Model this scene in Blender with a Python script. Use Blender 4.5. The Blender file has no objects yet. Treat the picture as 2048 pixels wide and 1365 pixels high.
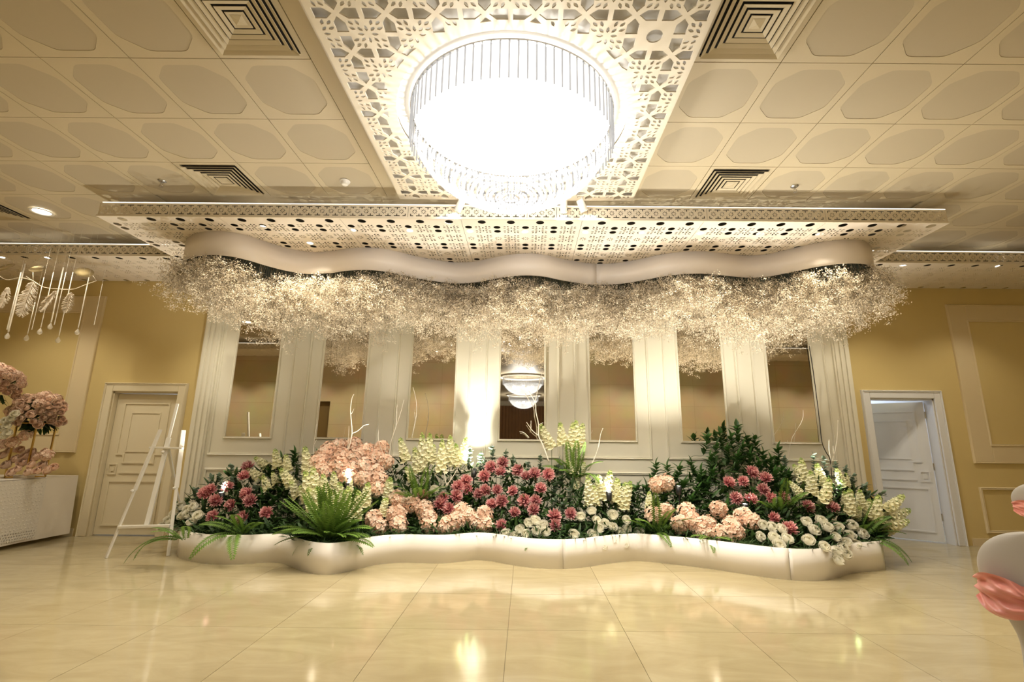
import bpy, bmesh, math, random
import numpy as np
from mathutils import Vector, Matrix, Quaternion
from mathutils.geometry import delaunay_2d_cdt
random.seed(7)
RNG = np.random.default_rng(7)
SC = bpy.context.scene
COL = SC.collection
PI = math.pi

# ------------------------------------------------------------------ camera
CAM_H = 1.32                       # camera height; room units are metres
F_PX, PITCH, ROLL, YAW, CX, CY = 954.3066, 0.212376, -0.0102368, -0.0036192, 1048.267, 682.5
_cp, _sp, _cr, _sr = math.cos(PITCH), math.sin(PITCH), math.cos(ROLL), math.sin(ROLL)
_fwd = Vector((math.sin(YAW) * _cp, math.cos(YAW) * _cp, _sp))
_right = Vector((math.cos(YAW), -math.sin(YAW), 0))
_up = _right.cross(_fwd)
_R = _cr * _right - _sr * _up
_U = _cr * _up + _sr * _right
cam_data = bpy.data.cameras.new('camera')
cam = bpy.data.objects.new('camera', cam_data)
COL.objects.link(cam)
cam_data.sensor_fit = 'HORIZONTAL'
cam_data.sensor_width = 36.0
cam_data.lens = F_PX / 2048 * 36.0
cam_data.shift_x = -(CX - 1024) / 2048
cam_data.clip_start = 0.02
cam.matrix_world = Matrix(((_R.x, _U.x, -_fwd.x, 0), (_R.y, _U.y, -_fwd.y, 0), (_R.z, _U.z, -_fwd.z, CAM_H), (0, 0, 0, 1)))
SC.camera = cam

# ------------------------------------------------------------------ world, exposure
SC.view_settings.view_transform = 'Standard'
SC.view_settings.look = 'None'
SC.view_settings.exposure = 0.42
SC.view_settings.gamma = 1.0
SC.view_settings.use_curve_mapping = False
SC.cycles.max_bounces = 8
SC.cycles.diffuse_bounces = 4
SC.cycles.glossy_bounces = 4
SC.cycles.transparent_max_bounces = 10
world = bpy.data.worlds.new('world')
SC.world = world
world.use_nodes = True
world.node_tree.nodes['Background'].inputs[0].default_value = (0.9, 0.95, 1.0, 1)
world.node_tree.nodes['Background'].inputs[1].default_value = 0.02
WARM = (1.0, 0.90, 0.72)
WARM2 = (1.0, 0.94, 0.82)
COOL = (0.62, 0.74, 1.0)
P_SPOT = 130.0
P_DOWN, P_SIDE, P_UP, P_CHAND, P_FILL, P_CORR = 60.0, 40.0, 145.0, 125.0, 8.0, 40.0


def ray(px, py):
    return _fwd + (px - CX) / F_PX * _R - (py - CY) / F_PX * _U


def at_y(px, py, y):               # the point of the room seen at a photo position, at depth y
    r = ray(px, py)
    r = r * (y / r.y)
    return Vector((r.x, r.y, r.z + CAM_H))


def at_z(px, py, z):               # the same on a level plane
    r = ray(px, py)
    r = r * ((z - CAM_H) / r.z)
    return Vector((r.x, r.y, r.z + CAM_H))


def to_px(p):
    d = Vector(p) - Vector((0, 0, CAM_H))
    z = d.dot(_fwd)
    return CX + F_PX * d.dot(_R) / z, CY - F_PX * d.dot(_U) / z


# ------------------------------------------------------------------ materials
MATS = {}


def mat(name, col, rough=0.5, metal=0.0, spec=0.5, noise=0.0, nscale=8.0, bump=0.0, bscale=60.0, coat=0.0, sheen=0.0, trans=0.0, col2=None, attr=None, stops=None, sss=0.0, rnd=0.0):
    """Principled material; colour from a plain value, from a noise mix or from a mesh attribute ramp."""
    if name in MATS:
        return MATS[name]
    m = bpy.data.materials.new(name)
    m.use_nodes = True
    nt = m.node_tree
    b = nt.nodes['Principled BSDF']
    b.inputs['Base Color'].default_value = (*col, 1)
    b.inputs['Roughness'].default_value = rough
    b.inputs['Metallic'].default_value = metal
    b.inputs['Specular IOR Level'].default_value = spec
    b.inputs['Coat Weight'].default_value = coat
    b.inputs['Sheen Weight'].default_value = sheen
    b.inputs['Transmission Weight'].default_value = trans
    src = None
    if attr:
        a = nt.nodes.new('ShaderNodeAttribute')
        a.attribute_name = attr
        r = nt.nodes.new('ShaderNodeValToRGB')
        el = r.color_ramp.elements
        el[0].position, el[0].color = stops[0][0], (*stops[0][1], 1)
        el[1].position, el[1].color = stops[-1][0], (*stops[-1][1], 1)
        for pos, c in stops[1:-1]:
            e = el.new(pos)
            e.color = (*c, 1)
        nt.links.new(a.outputs['Fac'], r.inputs[0])
        src = r.outputs[0]
    elif noise > 0 or col2:
        tc = nt.nodes.new('ShaderNodeTexCoord')
        n = nt.nodes.new('ShaderNodeTexNoise')
        n.inputs['Scale'].default_value = nscale
        n.inputs['Detail'].default_value = 6
        nt.links.new(tc.outputs['Object'], n.inputs['Vector'])
        mx = nt.nodes.new('ShaderNodeMix')
        mx.data_type = 'RGBA'
        c2 = col2 or tuple(max(0, c * (1 - noise)) for c in col)
        mx.inputs[6].default_value = (*col, 1)
        mx.inputs[7].default_value = (*c2, 1)
        nt.links.new(n.outputs['Fac'], mx.inputs[0])
        src = mx.outputs[2]
    if rnd > 0:
        oi = nt.nodes.new('ShaderNodeObjectInfo')
        hs = nt.nodes.new('ShaderNodeHueSaturation')
        mr = nt.nodes.new('ShaderNodeMapRange')
        mr.inputs['To Min'].default_value = 1 - rnd
        mr.inputs['To Max'].default_value = 1 + rnd
        nt.links.new(oi.outputs['Random'], mr.inputs['Value'])
        nt.links.new(mr.outputs[0], hs.inputs['Value'])
        if src:
            nt.links.new(src, hs.inputs['Color'])
        else:
            hs.inputs['Color'].default_value = (*col, 1)
        src = hs.outputs[0]
    if src:
        nt.links.new(src, b.inputs['Base Color'])
    if bump > 0:
        tc = nt.nodes.new('ShaderNodeTexCoord')
        n = nt.nodes.new('ShaderNodeTexNoise')
        n.inputs['Scale'].default_value = bscale
        nt.links.new(tc.outputs['Object'], n.inputs['Vector'])
        bp = nt.nodes.new('ShaderNodeBump')
        bp.inputs['Strength'].default_value = bump
        bp.inputs['Distance'].default_value = 0.01
        nt.links.new(n.outputs['Fac'], bp.inputs['Height'])
        nt.links.new(bp.outputs[0], b.inputs['Normal'])
    MATS[name] = m
    return m


def emit(name, col, s, sample=True):
    if name in MATS:
        return MATS[name]
    m = bpy.data.materials.new(name)
    m.use_nodes = True
    nt = m.node_tree
    nt.nodes.remove(nt.nodes['Principled BSDF'])
    e = nt.nodes.new('ShaderNodeEmission')
    e.inputs[0].default_value = (*col, 1)
    e.inputs[1].default_value = s
    nt.links.new(e.outputs[0], nt.nodes['Material Output'].inputs[0])
    if not sample:
        m.cycles.emission_sampling = 'NONE'
    MATS[name] = m
    return m


def leafy(name, stops, rough=0.45, rnd=0.2, transl=0.25, spec=0.4):
    """Petal or leaf: attribute ramp, with a translucent share."""
    m = mat(name, stops[0][1], rough=rough, attr='t', stops=stops, rnd=rnd, spec=spec)
    nt = m.node_tree
    b = nt.nodes['Principled BSDF']
    src = b.inputs['Base Color'].links[0].from_socket
    t = nt.nodes.new('ShaderNodeBsdfTranslucent')
    nt.links.new(src, t.inputs[0])
    mx = nt.nodes.new('ShaderNodeMixShader')
    mx.inputs[0].default_value = transl
    nt.links.new(b.outputs[0], mx.inputs[1])
    nt.links.new(t.outputs[0], mx.inputs[2])
    nt.links.new(mx.outputs[0], nt.nodes['Material Output'].inputs[0])
    return m


M_wall = mat('yellow_paint', (0.66, 0.52, 0.23), 0.45, noise=0.10, nscale=1.3, bump=0.05)
M_band = mat('cream_paint', (0.70, 0.58, 0.36), 0.42, noise=0.06, nscale=2)
M_white = mat('white_panel_paint', (0.77, 0.73, 0.60), 0.35, noise=0.05, nscale=1.5)
M_door = mat('cream_door_paint', (0.70, 0.62, 0.44), 0.35, noise=0.04, nscale=2)
M_doorw = mat('white_door_paint', (0.72, 0.72, 0.72), 0.35, noise=0.04, nscale=2)
M_tile = mat('ceiling_tile_paint', (0.55, 0.465, 0.31), 0.5, noise=0.04, nscale=3)
M_insert = mat('perforated_tile_field', (0.46, 0.39, 0.27), 0.55, noise=0.05, nscale=3)
M_perf = mat('cream_cut_metal', (0.74, 0.66, 0.52), 0.4, noise=0.04, nscale=3)
M_cano = mat('white_cut_metal', (0.80, 0.72, 0.62), 0.4, noise=0.03, nscale=3)
M_backing = mat('pale_backing_felt', (0.72, 0.70, 0.66), 0.8, noise=0.1, nscale=30)
M_dark = mat('dark_void', (0.012, 0.010, 0.008), 0.8)
M_void_shade = mat('painted_void_shade', (0.035, 0.03, 0.02), 0.9)  # shade of the space above the soffits, put into a dark colour
M_ribbon = mat('blush_white_board', (0.86, 0.79, 0.72), 0.42, noise=0.04, nscale=2)
M_planter = mat('white_planter_board', (0.88, 0.83, 0.76), 0.42, noise=0.04, nscale=2)
M_bed = mat('planter_bed_moss', (0.03, 0.045, 0.012), 0.9, noise=0.5, nscale=30, bump=0.5)
M_whitepaint = mat('white_lacquer', (0.80, 0.77, 0.70), 0.35)
M_steel = mat('brushed_steel', (0.55, 0.54, 0.52), 0.25, metal=1.0)
M_black = mat('black_plastic', (0.012, 0.012, 0.013), 0.4)
M_gold = mat('gold_metal', (0.55, 0.37, 0.12), 0.3, metal=1.0)
M_cloth = mat('white_tablecloth', (0.70, 0.64, 0.54), 0.8, noise=0.06, nscale=4, bump=0.08, bscale=14)
M_chair = mat('white_stretch_cover', (0.52, 0.49, 0.45), 0.75, noise=0.05, nscale=5)
M_sash = mat('coral_satin', (0.80, 0.24, 0.19), 0.35, noise=0.35, nscale=12, sheen=0.3, col2=(0.86, 0.42, 0.36))
M_stem = mat('green_stem', (0.05, 0.10, 0.02), 0.6)
M_twig = mat('white_painted_twig', (0.86, 0.80, 0.70), 0.6)
M_curtain = mat('brown_curtain', (0.26, 0.13, 0.045), 0.7, noise=0.2, nscale=4)
M_browndoor = mat('olive_brown_door', (0.16, 0.105, 0.035), 0.5)
M_feather = leafy('white_feather', [(0, (0.85, 0.80, 0.72)), (1, (0.75, 0.66, 0.52))], 0.8, 0.05, 0.4)
M_cord = mat('thin_cord', (0.75, 0.66, 0.50), 0.6)
M_led = emit('led_strip_glow', (1.0, 0.93, 0.80), 1.6, False)
M_lens = emit('downlight_glow', (1.0, 0.93, 0.80), 12.0, False)
M_uplens = emit('uplight_glow', (1.0, 0.97, 0.9), 14.0, False)
M_tube = emit('corridor_tube_glow', (0.80, 0.88, 1.0), 8.0)

LEAF_D = [(0, (0.02, 0.055, 0.012)), (0.5, (0.045, 0.12, 0.026)), (1, (0.10, 0.20, 0.05))]
M_leaf = leafy('dark_green_leaf', LEAF_D, 0.35, 0.25, 0.15)
M_euc = leafy('grey_green_leaf', [(0, (0.09, 0.14, 0.09)), (1, (0.26, 0.34, 0.25))], 0.6, 0.2, 0.15)
M_fern = leafy('fern_green', [(0, (0.05, 0.12, 0.015)), (1, (0.20, 0.34, 0.06))], 0.5, 0.25, 0.3)
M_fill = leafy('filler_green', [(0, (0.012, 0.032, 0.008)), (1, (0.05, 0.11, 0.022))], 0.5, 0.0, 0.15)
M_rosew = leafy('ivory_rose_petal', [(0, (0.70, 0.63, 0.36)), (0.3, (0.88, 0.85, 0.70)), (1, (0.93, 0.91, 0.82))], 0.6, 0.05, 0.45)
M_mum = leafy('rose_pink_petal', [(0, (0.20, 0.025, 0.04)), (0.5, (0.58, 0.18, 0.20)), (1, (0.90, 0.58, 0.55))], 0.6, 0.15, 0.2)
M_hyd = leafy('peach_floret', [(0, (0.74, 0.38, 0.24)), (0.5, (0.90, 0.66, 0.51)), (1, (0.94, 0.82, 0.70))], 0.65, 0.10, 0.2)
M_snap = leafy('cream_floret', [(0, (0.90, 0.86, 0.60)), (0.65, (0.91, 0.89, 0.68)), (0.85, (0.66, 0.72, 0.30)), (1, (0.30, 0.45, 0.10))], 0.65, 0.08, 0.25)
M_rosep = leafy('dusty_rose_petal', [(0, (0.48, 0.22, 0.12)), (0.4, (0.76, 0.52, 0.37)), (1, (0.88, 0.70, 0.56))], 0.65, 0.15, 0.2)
M_gyp = leafy('dried_babys_breath', [(0, (0.10, 0.095, 0.055)), (0.25, (0.30, 0.25, 0.16)), (0.35, (0.66, 0.54, 0.38)), (1, (0.93, 0.84, 0.69))], 0.8, 0.0, 0.3)


def marble():
    m = bpy.data.materials.new('polished_cream_marble')
    m.use_nodes = True
    nt = m.node_tree
    b = nt.nodes['Principled BSDF']
    geo = nt.nodes.new('ShaderNodeNewGeometry')
    mp = nt.nodes.new('ShaderNodeMapping')
    mp.inputs['Scale'].default_value = (1.1, 3.4, 1)
    mp.inputs['Rotation'].default_value = (0, 0, 0.25)
    nt.links.new(geo.outputs['Position'], mp.inputs[0])
    n1 = nt.nodes.new('ShaderNodeTexNoise')
    n1.inputs['Scale'].default_value = 1.6
    n1.inputs['Detail'].default_value = 9
    n1.inputs['Roughness'].default_value = 0.62
    n1.inputs['Distortion'].default_value = 1.2
    nt.links.new(mp.outputs[0], n1.inputs['Vector'])
    r = nt.nodes.new('ShaderNodeValToRGB')
    e = r.color_ramp.elements
    e[0].position, e[0].color = 0.30, (0.37, 0.305, 0.175, 1)
    e[1].position, e[1].color = 0.70, (0.455, 0.39, 0.24, 1)
    x = e.new(0.52)
    x.color = (0.415, 0.348, 0.207, 1)
    nt.links.new(n1.outputs['Fac'], r.inputs[0])
    oi = nt.nodes.new('ShaderNodeObjectInfo')
    hs = nt.nodes.new('ShaderNodeHueSaturation')
    mr = nt.nodes.new('ShaderNodeMapRange')
    mr.inputs['To Min'].default_value = 0.95
    mr.inputs['To Max'].default_value = 1.05
    nt.links.new(oi.outputs['Random'], mr.inputs['Value'])
    nt.links.new(mr.outputs[0], hs.inputs['Value'])
    nt.links.new(r.outputs[0], hs.inputs['Color'])
    nt.links.new(hs.outputs[0], b.inputs['Base Color'])
    b.inputs['Roughness'].default_value = 0.09
    b.inputs['Specular IOR Level'].default_value = 0.5
    return m


def stone_wall():
    m = bpy.data.materials.new('tan_stone_slabs')
    m.use_nodes = True
    nt = m.node_tree
    b = nt.nodes['Principled BSDF']
    geo = nt.nodes.new('ShaderNodeNewGeometry')
    sp = nt.nodes.new('ShaderNodeSeparateXYZ')
    cb = nt.nodes.new('ShaderNodeCombineXYZ')
    nt.links.new(geo.outputs['Position'], sp.inputs[0])
    nt.links.new(sp.outputs['X'], cb.inputs['X'])
    nt.links.new(sp.outputs['Z'], cb.inputs['Y'])
    br = nt.nodes.new('ShaderNodeTexBrick')
    br.inputs['Scale'].default_value = 1.0
    br.inputs['Brick Width'].default_value = 1.2
    br.inputs['Row Height'].default_value = 0.6
    br.inputs['Mortar Size'].default_value = 0.003
    br.offset = 0.0
    br.inputs['Color1'].default_value = (0.64, 0.53, 0.33, 1)
    br.inputs['Color2'].default_value = (0.68, 0.57, 0.37, 1)
    br.inputs['Mortar'].default_value = (0.48, 0.37, 0.20, 1)
    nt.links.new(cb.outputs[0], br.inputs['Vector'])
    n = nt.nodes.new('ShaderNodeTexNoise')
    n.inputs['Scale'].default_value = 1.5
    n.inputs['Detail'].default_value = 7
    nt.links.new(geo.outputs['Position'], n.inputs['Vector'])
    mx = nt.nodes.new('ShaderNodeMix')
    mx.data_type = 'RGBA'
    mx.blend_type = 'MULTIPLY'
    mx.inputs[0].default_value = 0.35
    nt.links.new(br.outputs['Color'], mx.inputs[6])
    nt.links.new(n.outputs['Color'], mx.inputs[7])
    nt.links.new(mx.outputs[2], b.inputs['Base Color'])
    b.inputs['Roughness'].default_value = 0.5
    return m


def crystal(name, emis, tr, col=(1, 1, 1)):
    """Cut crystal lit by the bulbs inside: partly clear, glossy, glowing."""
    m = bpy.data.materials.new(name)
    m.use_nodes = True
    nt = m.node_tree
    nt.nodes.remove(nt.nodes['Principled BSDF'])
    t = nt.nodes.new('ShaderNodeBsdfTransparent')
    g = nt.nodes.new('ShaderNodeBsdfGlossy')
    g.inputs['Roughness'].default_value = 0.06
    g.inputs['Color'].default_value = (0.03, 0.03, 0.03, 1)
    e = nt.nodes.new('ShaderNodeEmission')
    e.inputs[0].default_value = (*col, 1)
    e.inputs[1].default_value = emis
    ad = nt.nodes.new('ShaderNodeAddShader')
    nt.links.new(g.outputs[0], ad.inputs[0])
    nt.links.new(e.outputs[0], ad.inputs[1])
    mx = nt.nodes.new('ShaderNodeMixShader')
    mx.inputs[0].default_value = 1 - tr
    nt.links.new(t.outputs[0], mx.inputs[1])
    nt.links.new(ad.outputs[0], mx.inputs[2])
    nt.links.new(mx.outputs[0], nt.nodes['Material Output'].inputs[0])
    m.cycles.emission_sampling = 'NONE'
    return m


def clear_glass(name, tr=0.55, col=(0.95, 0.9, 0.8)):
    m = bpy.data.materials.new(name)
    m.use_nodes = True
    nt = m.node_tree
    b = nt.nodes['Principled BSDF']
    b.inputs['Base Color'].default_value = (*col, 1)
    b.inputs['Roughness'].default_value = 0.1
    t = nt.nodes.new('ShaderNodeBsdfTransparent')
    mx = nt.nodes.new('ShaderNodeMixShader')
    mx.inputs[0].default_value = 1 - tr
    nt.links.new(t.outputs[0], mx.inputs[1])
    nt.links.new(b.outputs[0], mx.inputs[2])
    nt.links.new(mx.outputs[0], nt.nodes['Material Output'].inputs[0])
    return m


M_marble = marble()
M_stone = stone_wall()
M_crystal = crystal('lit_crystal_bead', 1.05, 0.40)
M_rod = crystal('crystal_rod', 0.40, 0.10, (1, 0.97, 0.93))
M_glass = clear_glass('clear_acrylic', 0.35)
M_disc = clear_glass('amber_capiz_disc', 0.45, (0.75, 0.60, 0.30))
M_disc.node_tree.nodes['Principled BSDF'].inputs['Roughness'].default_value = 0.8
M_drop = clear_glass('glass_drop', 0.6)
M_mirror = mat('mirror_silver', (0.80, 0.76, 0.68), 0.015, metal=1.0)
M_grout = mat('floor_grout', (0.20, 0.15, 0.08), 0.6)
M_lace = mat('white_lace', (0.76, 0.71, 0.62), 0.85, noise=0.3, nscale=40, bump=0.3, bscale=50)


# ------------------------------------------------------------------ mesh builders
class MB:
    def __init__(self):
        self.v, self.f, self.t = [], [], []

    def add(self, vs, fs, t=0.5):
        o = len(self.v)
        self.v += [tuple(p) for p in vs]
        self.f += [tuple(i + o for i in q) for q in fs]
        self.t += list(t) if hasattr(t, '__len__') else [t] * len(vs)
        return self

    def box(self, a, b, t=0.5):
        x0, y0, z0 = a
        x1, y1, z1 = b
        return self.add([(x0, y0, z0), (x1, y0, z0), (x1, y1, z0), (x0, y1, z0), (x0, y0, z1), (x1, y0, z1), (x1, y1, z1), (x0, y1, z1)],
                        [(0, 3, 2, 1), (4, 5, 6, 7), (0, 1, 5, 4), (1, 2, 6, 5), (2, 3, 7, 6), (3, 0, 4, 7)], t)

    def prism(self, poly, z0, z1, t=0.5):
        n = len(poly)
        return self.add([(x, y, z0) for x, y in poly] + [(x, y, z1) for x, y in poly],
                        [tuple(range(n - 1, -1, -1)), tuple(range(n, 2 * n))] + [(i, (i + 1) % n, n + (i + 1) % n, n + i) for i in range(n)], t)

    def tube(self, path, rad, n=8, t=0.5, cap=True):
        path = [Vector(p) for p in path]
        rad = rad if hasattr(rad, '__len__') else [rad] * len(path)
        rings = []
        ref = Vector((0.31, 0.17, 0.93)).normalized()
        for i, p in enumerate(path):
            d = (path[min(i + 1, len(path) - 1)] - path[max(i - 1, 0)]).normalized()
            u = d.cross(ref)
            if u.length < 0.05:
                u = d.cross(Vector((1, 0, 0)))
            u.normalize()
            w = d.cross(u)
            rings.append([p + (u * math.cos(2 * PI * k / n) + w * math.sin(2 * PI * k / n)) * rad[i] for k in range(n)])
        vs = [q for r in rings for q in r]
        fs = []
        for i in range(len(path) - 1):
            for k in range(n):
                fs.append((i * n + k, i * n + (k + 1) % n, (i + 1) * n + (k + 1) % n, (i + 1) * n + k))
        if cap:
            fs += [tuple(range(n - 1, -1, -1)), tuple(range((len(path) - 1) * n, len(path) * n))]
        return self.add(vs, fs, t)

    def lathe(self, prof, n=24, c=(0, 0, 0), t=0.5, close=False):
        vs = [(c[0] + r * math.cos(2 * PI * k / n), c[1] + r * math.sin(2 * PI * k / n), c[2] + z) for r, z in prof for k in range(n)]
        fs = [(i * n + k, i * n + (k + 1) % n, (i + 1) * n + (k + 1) % n, (i + 1) * n + k) for i in range(len(prof) - 1) for k in range(n)]
        if close:
            m = len(prof) - 1
            fs += [(m * n + k, m * n + (k + 1) % n, (k + 1) % n, k) for k in range(n)]
        return self.add(vs, fs, t)

    def grid(self, fn, nu, nv, tf=None):
        vs, ts = [], []
        for j in range(nv + 1):
            for i in range(nu + 1):
                u, v = i / nu, j / nv
                vs.append(fn(u, v))
                ts.append(tf(u, v) if tf else 0.5)
        fs = [(j * (nu + 1) + i, j * (nu + 1) + i + 1, (j + 1) * (nu + 1) + i + 1, (j + 1) * (nu + 1) + i) for j in range(nv) for i in range(nu)]
        return self.add(vs, fs, ts)

    def mesh(self, name, m, smooth=False, attr=False):
        me = bpy.data.meshes.new(name)
        me.from_pydata(self.v, [], self.f)
        if smooth:
            me.polygons.foreach_set('use_smooth', [True] * len(me.polygons))
        if attr:
            a = me.attributes.new('t', 'FLOAT', 'POINT')
            a.data.foreach_set('value', self.t)
        me.materials.append(m)
        me.update()
        return me


def obj(name, me, parent=None, loc=(0, 0, 0), rot=None, scale=None, kind=None):
    o = bpy.data.objects.new(name, me)
    COL.objects.link(o)
    o.location = loc
    if rot is not None:
        if isinstance(rot, Quaternion):
            o.rotation_mode = 'QUATERNION'
            o.rotation_quaternion = rot
        else:
            o.rotation_euler = rot
    if scale is not None:
        o.scale = (scale,) * 3 if not hasattr(scale, '__len__') else scale
    if parent:
        o.parent = parent
    if kind:
        o['kind'] = kind
    return o


def tag(o, label, cat, group=None, kind=None):
    o['label'] = label
    o['category'] = cat
    if group:
        o['group'] = group
    if kind:
        o['kind'] = kind
    return o


def thing(name, label, cat, loc=(0, 0, 0), group=None, rot=None, scale=None):
    return tag(obj(name, None, None, loc, rot, scale), label, cat, group)


def struct(name, me=None, loc=(0, 0, 0), label=None, cat=None, **k):
    o = obj(name, me, None, loc, kind='structure', **k)
    if label:
        o['label'] = label
    if cat:
        o['category'] = cat
    return o


def bevel(o, w=0.004, seg=2):
    md = o.modifiers.new('bevel', 'BEVEL')
    md.width = w
    md.segments = seg
    md.limit_method = 'ANGLE'
    return o


def plate(polys, th, m, name):
    """A flat plate with cut-outs: the first outline minus the rest, th thick, in the XY plane."""
    vs, es = [], []
    for p in polys:
        o = len(vs)
        vs += [Vector((q[0], q[1])) for q in p]
        es += [(o + k, o + (k + 1) % len(p)) for k in range(len(p))]
    V, E_, F, _, oe, _ = delaunay_2d_cdt(vs, es, [], 1, 1e-7)
    cons = {tuple(sorted(e)) for e, o in zip(E_, oe) if len(o)}
    et = {}
    for k, f in enumerate(F):
        for i in range(len(f)):
            et.setdefault(tuple(sorted((f[i - 1], f[i]))), []).append(k)
    inside = {}
    stack = [(l[0], True) for l in et.values() if len(l) == 1]
    while stack:                   # flood from the rim; every cut line crossed flips solid and void
        k, st = stack.pop()
        if k in inside:
            continue
        inside[k] = st
        f = F[k]
        for i in range(len(f)):
            e = tuple(sorted((f[i - 1], f[i])))
            for q in et[e]:
                if q != k and q not in inside:
                    stack.append((q, st != (e in cons)))
    F = [f for k, f in enumerate(F) if inside.get(k)]
    n = len(V)
    verts = [(v.x, v.y, th / 2) for v in V] + [(v.x, v.y, -th / 2) for v in V]
    faces = []
    edges = {}
    for f in F:
        ar = sum(V[f[k - 1]].x * V[f[k]].y - V[f[k]].x * V[f[k - 1]].y for k in range(len(f)))
        f = tuple(f) if ar > 0 else tuple(reversed(f))
        faces.append(f)
        faces.append(tuple(n + i for i in reversed(f)))
        for k in range(len(f)):
            edges[(f[k - 1], f[k])] = edges.get((f[k - 1], f[k]), 0) + 1
    for (i, j) in list(edges):
        if (j, i) not in edges:
            faces.append((j, i, n + i, n + j))
    me = bpy.data.meshes.new(name)
    me.from_pydata(verts, [], faces)
    me.materials.append(m)
    me.update()
    return me


def catmull(pts, n=8):
    out = []
    P = [pts[0]] + list(pts) + [pts[-1]]
    for i in range(1, len(P) - 2):
        for k in range(n):
            t = k / n
            a, b, c, d = P[i - 1], P[i], P[i + 1], P[i + 2]
            out.append(tuple(0.5 * (2 * b[j] + (c[j] - a[j]) * t + (2 * a[j] - 5 * b[j] + 4 * c[j] - d[j]) * t * t + (3 * b[j] - a[j] - 3 * c[j] + d[j]) * t ** 3) for j in range(len(b))))
    out.append(tuple(pts[-1]))
    return out


def lamp(name, typ, loc, power, col, radius=0.05, direction=None, size=None, blend=0.5, shape=None):
    d = bpy.data.lights.new(name, typ)
    d.energy = power
    d.color = col
    if typ in ('POINT', 'SPOT'):
        d.shadow_soft_size = radius
    if typ == 'SPOT':
        d.spot_size = size
        d.spot_blend = blend
    if typ == 'AREA':
        d.shape = 'RECTANGLE'
        d.size, d.size_y = shape
    o = bpy.data.objects.new(name, d)
    COL.objects.link(o)
    o.location = loc
    if direction is not None:
        o.rotation_mode = 'QUATERNION'
        o.rotation_quaternion = Vector(direction).to_track_quat('-Z', 'Y')
    return o


ORD = ['first', 'second', 'third', 'fourth', 'fifth', 'sixth', 'seventh', 'eighth', 'ninth', 'tenth', 'eleventh', 'twelfth', 'thirteenth', 'fourteenth', 'fifteenth', 'sixteenth', 'seventeenth', 'eighteenth', 'nineteenth', 'twentieth']


def nth(i, n=None):
    if n is not None and i == n - 1 and n > 2:
        return 'rightmost'
    if i == 0:
        return 'leftmost'
    if i < 20:
        return ORD[i] + ' from the left'
    k = i + 1
    suf = 'th' if 10 <= k % 100 <= 20 else {1: 'st', 2: 'nd', 3: 'rd'}.get(k % 10, 'th')
    return '%d%s from the left' % (k, suf)


# ================================================================== ROOM SHELL
D = 7.066        # panelled wall
H = 4.04         # ceiling
SOF = 3.74       # underside of the perforated soffits
T = 0.66         # ceiling tile
YB = 0.42        # the opposite wall, on both sides of the opening the camera stands in

# ---- floor: polished slabs
floor = struct('floor', MB().box((-9.4, -17.2, -0.1), (9.4, 9.2, -0.006)).mesh('floor', M_grout))
FT = 0.845
slab = MB().box((0.0015, 0.0015, -0.006), (FT - 0.0015, FT - 0.0015, 0)).mesh('floor_slab', M_marble)
fx0, fy0 = -1.80, 3.82
for i in range(-10, 12):
    for j in range(-4, 4):
        x, y = fx0 + i * FT, fy0 + j * FT
        if x < -9.3 or x + FT > 9.3 or y < 0.3:
            continue
        if j == 3 and y + FT > D:
            continue
        obj('slab', slab, floor, (x, y, 0))
ylast = fy0 + 3 * FT
obj('border_slab', MB().box((-9.3, ylast + 0.002, -0.006), (9.3, 9.1, 0)).mesh('border_slab', M_marble), floor)
obj('floor_field', MB().box((-9.3, -17.1, -0.006), (9.3, fy0 - 4 * FT - 0.002, 0)).mesh('floor_field', M_marble), floor)

# ---- ceiling
ceiling = struct('ceiling', MB().box((-9.4, -17.2, H + 0.012), (9.4, 9.2, H + 0.2)).mesh('ceiling', M_tile))
oc = 0.062
g = 0.0025
ch = 0.135
A0, A1 = oc, T - oc
octo = [(A0 + ch, A0), (A1 - ch, A0), (A1 - ch * .4, A0 + ch * .25), (A1, A0 + ch), (A1, A1 - ch), (A1 - ch * .4, A1 - ch * .25), (A1 - ch, A1), (A0 + ch, A1), (A0 + ch * .4, A1 - ch * .25), (A0, A1 - ch), (A0, A0 + ch), (A0 + ch * .4, A0 + ch * .25)]
octo = [(A0 + ch, A0), (A1 - ch, A0), (A1, A0 + ch), (A1, A1 - ch), (A1 - ch, A1), (A0 + ch, A1), (A0, A1 - ch), (A0, A0 + ch)]


def rounded(poly, r=0.3):
    out = []
    n = len(poly)
    for i in range(n):
        p, a, b = Vector(poly[i]), Vector(poly[i - 1]), Vector(poly[(i + 1) % n])
        e, f = p.lerp(a, r), p.lerp(b, r)
        out += [tuple(e), tuple(e * .25 + p * .5 + f * .25), tuple(f)]
    return out


octo = rounded(octo, 0.16)
tile_me = plate([[(g, g), (T - g, g), (T - g, T - g), (g, T - g)], octo], 0.012, M_tile, 'ceiling_tile')
ins = MB().prism([(T / 2 + (x - T / 2) * 0.998, T / 2 + (y - T / 2) * 0.998) for x, y in octo], -0.004, 0.006).mesh('perforated_field', M_insert)
XL, XR, Y1 = -2.238, 1.825, 2.951
DIFF = {('L', 0, -1): 1, ('L', -2, 2): 1, ('R', -1, -1): 1, ('R', 0, 2): 1, ('L', -7, 3): 1}


def tile(x, y):
    o = obj('tile', tile_me, ceiling, (x, y, H))
    obj('perforated_field', ins, o, (0, 0, 0.001))


for j in range(-2, 5):
    y = Y1 + j * T
    for i in range(-10, 1):
        if ('L', i, j) not in DIFF:
            if j >= 3 and XL + i * T > -4.3:
                continue
            tile(XL + i * T, y)
    for i in range(-1, 11):
        if ('R', i, j) not in DIFF:
            if j >= 3 and XR + i * T < 4.0:
                continue
            if i == -1 and j > 2:
                continue
            tile(XR + i * T, y)
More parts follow.
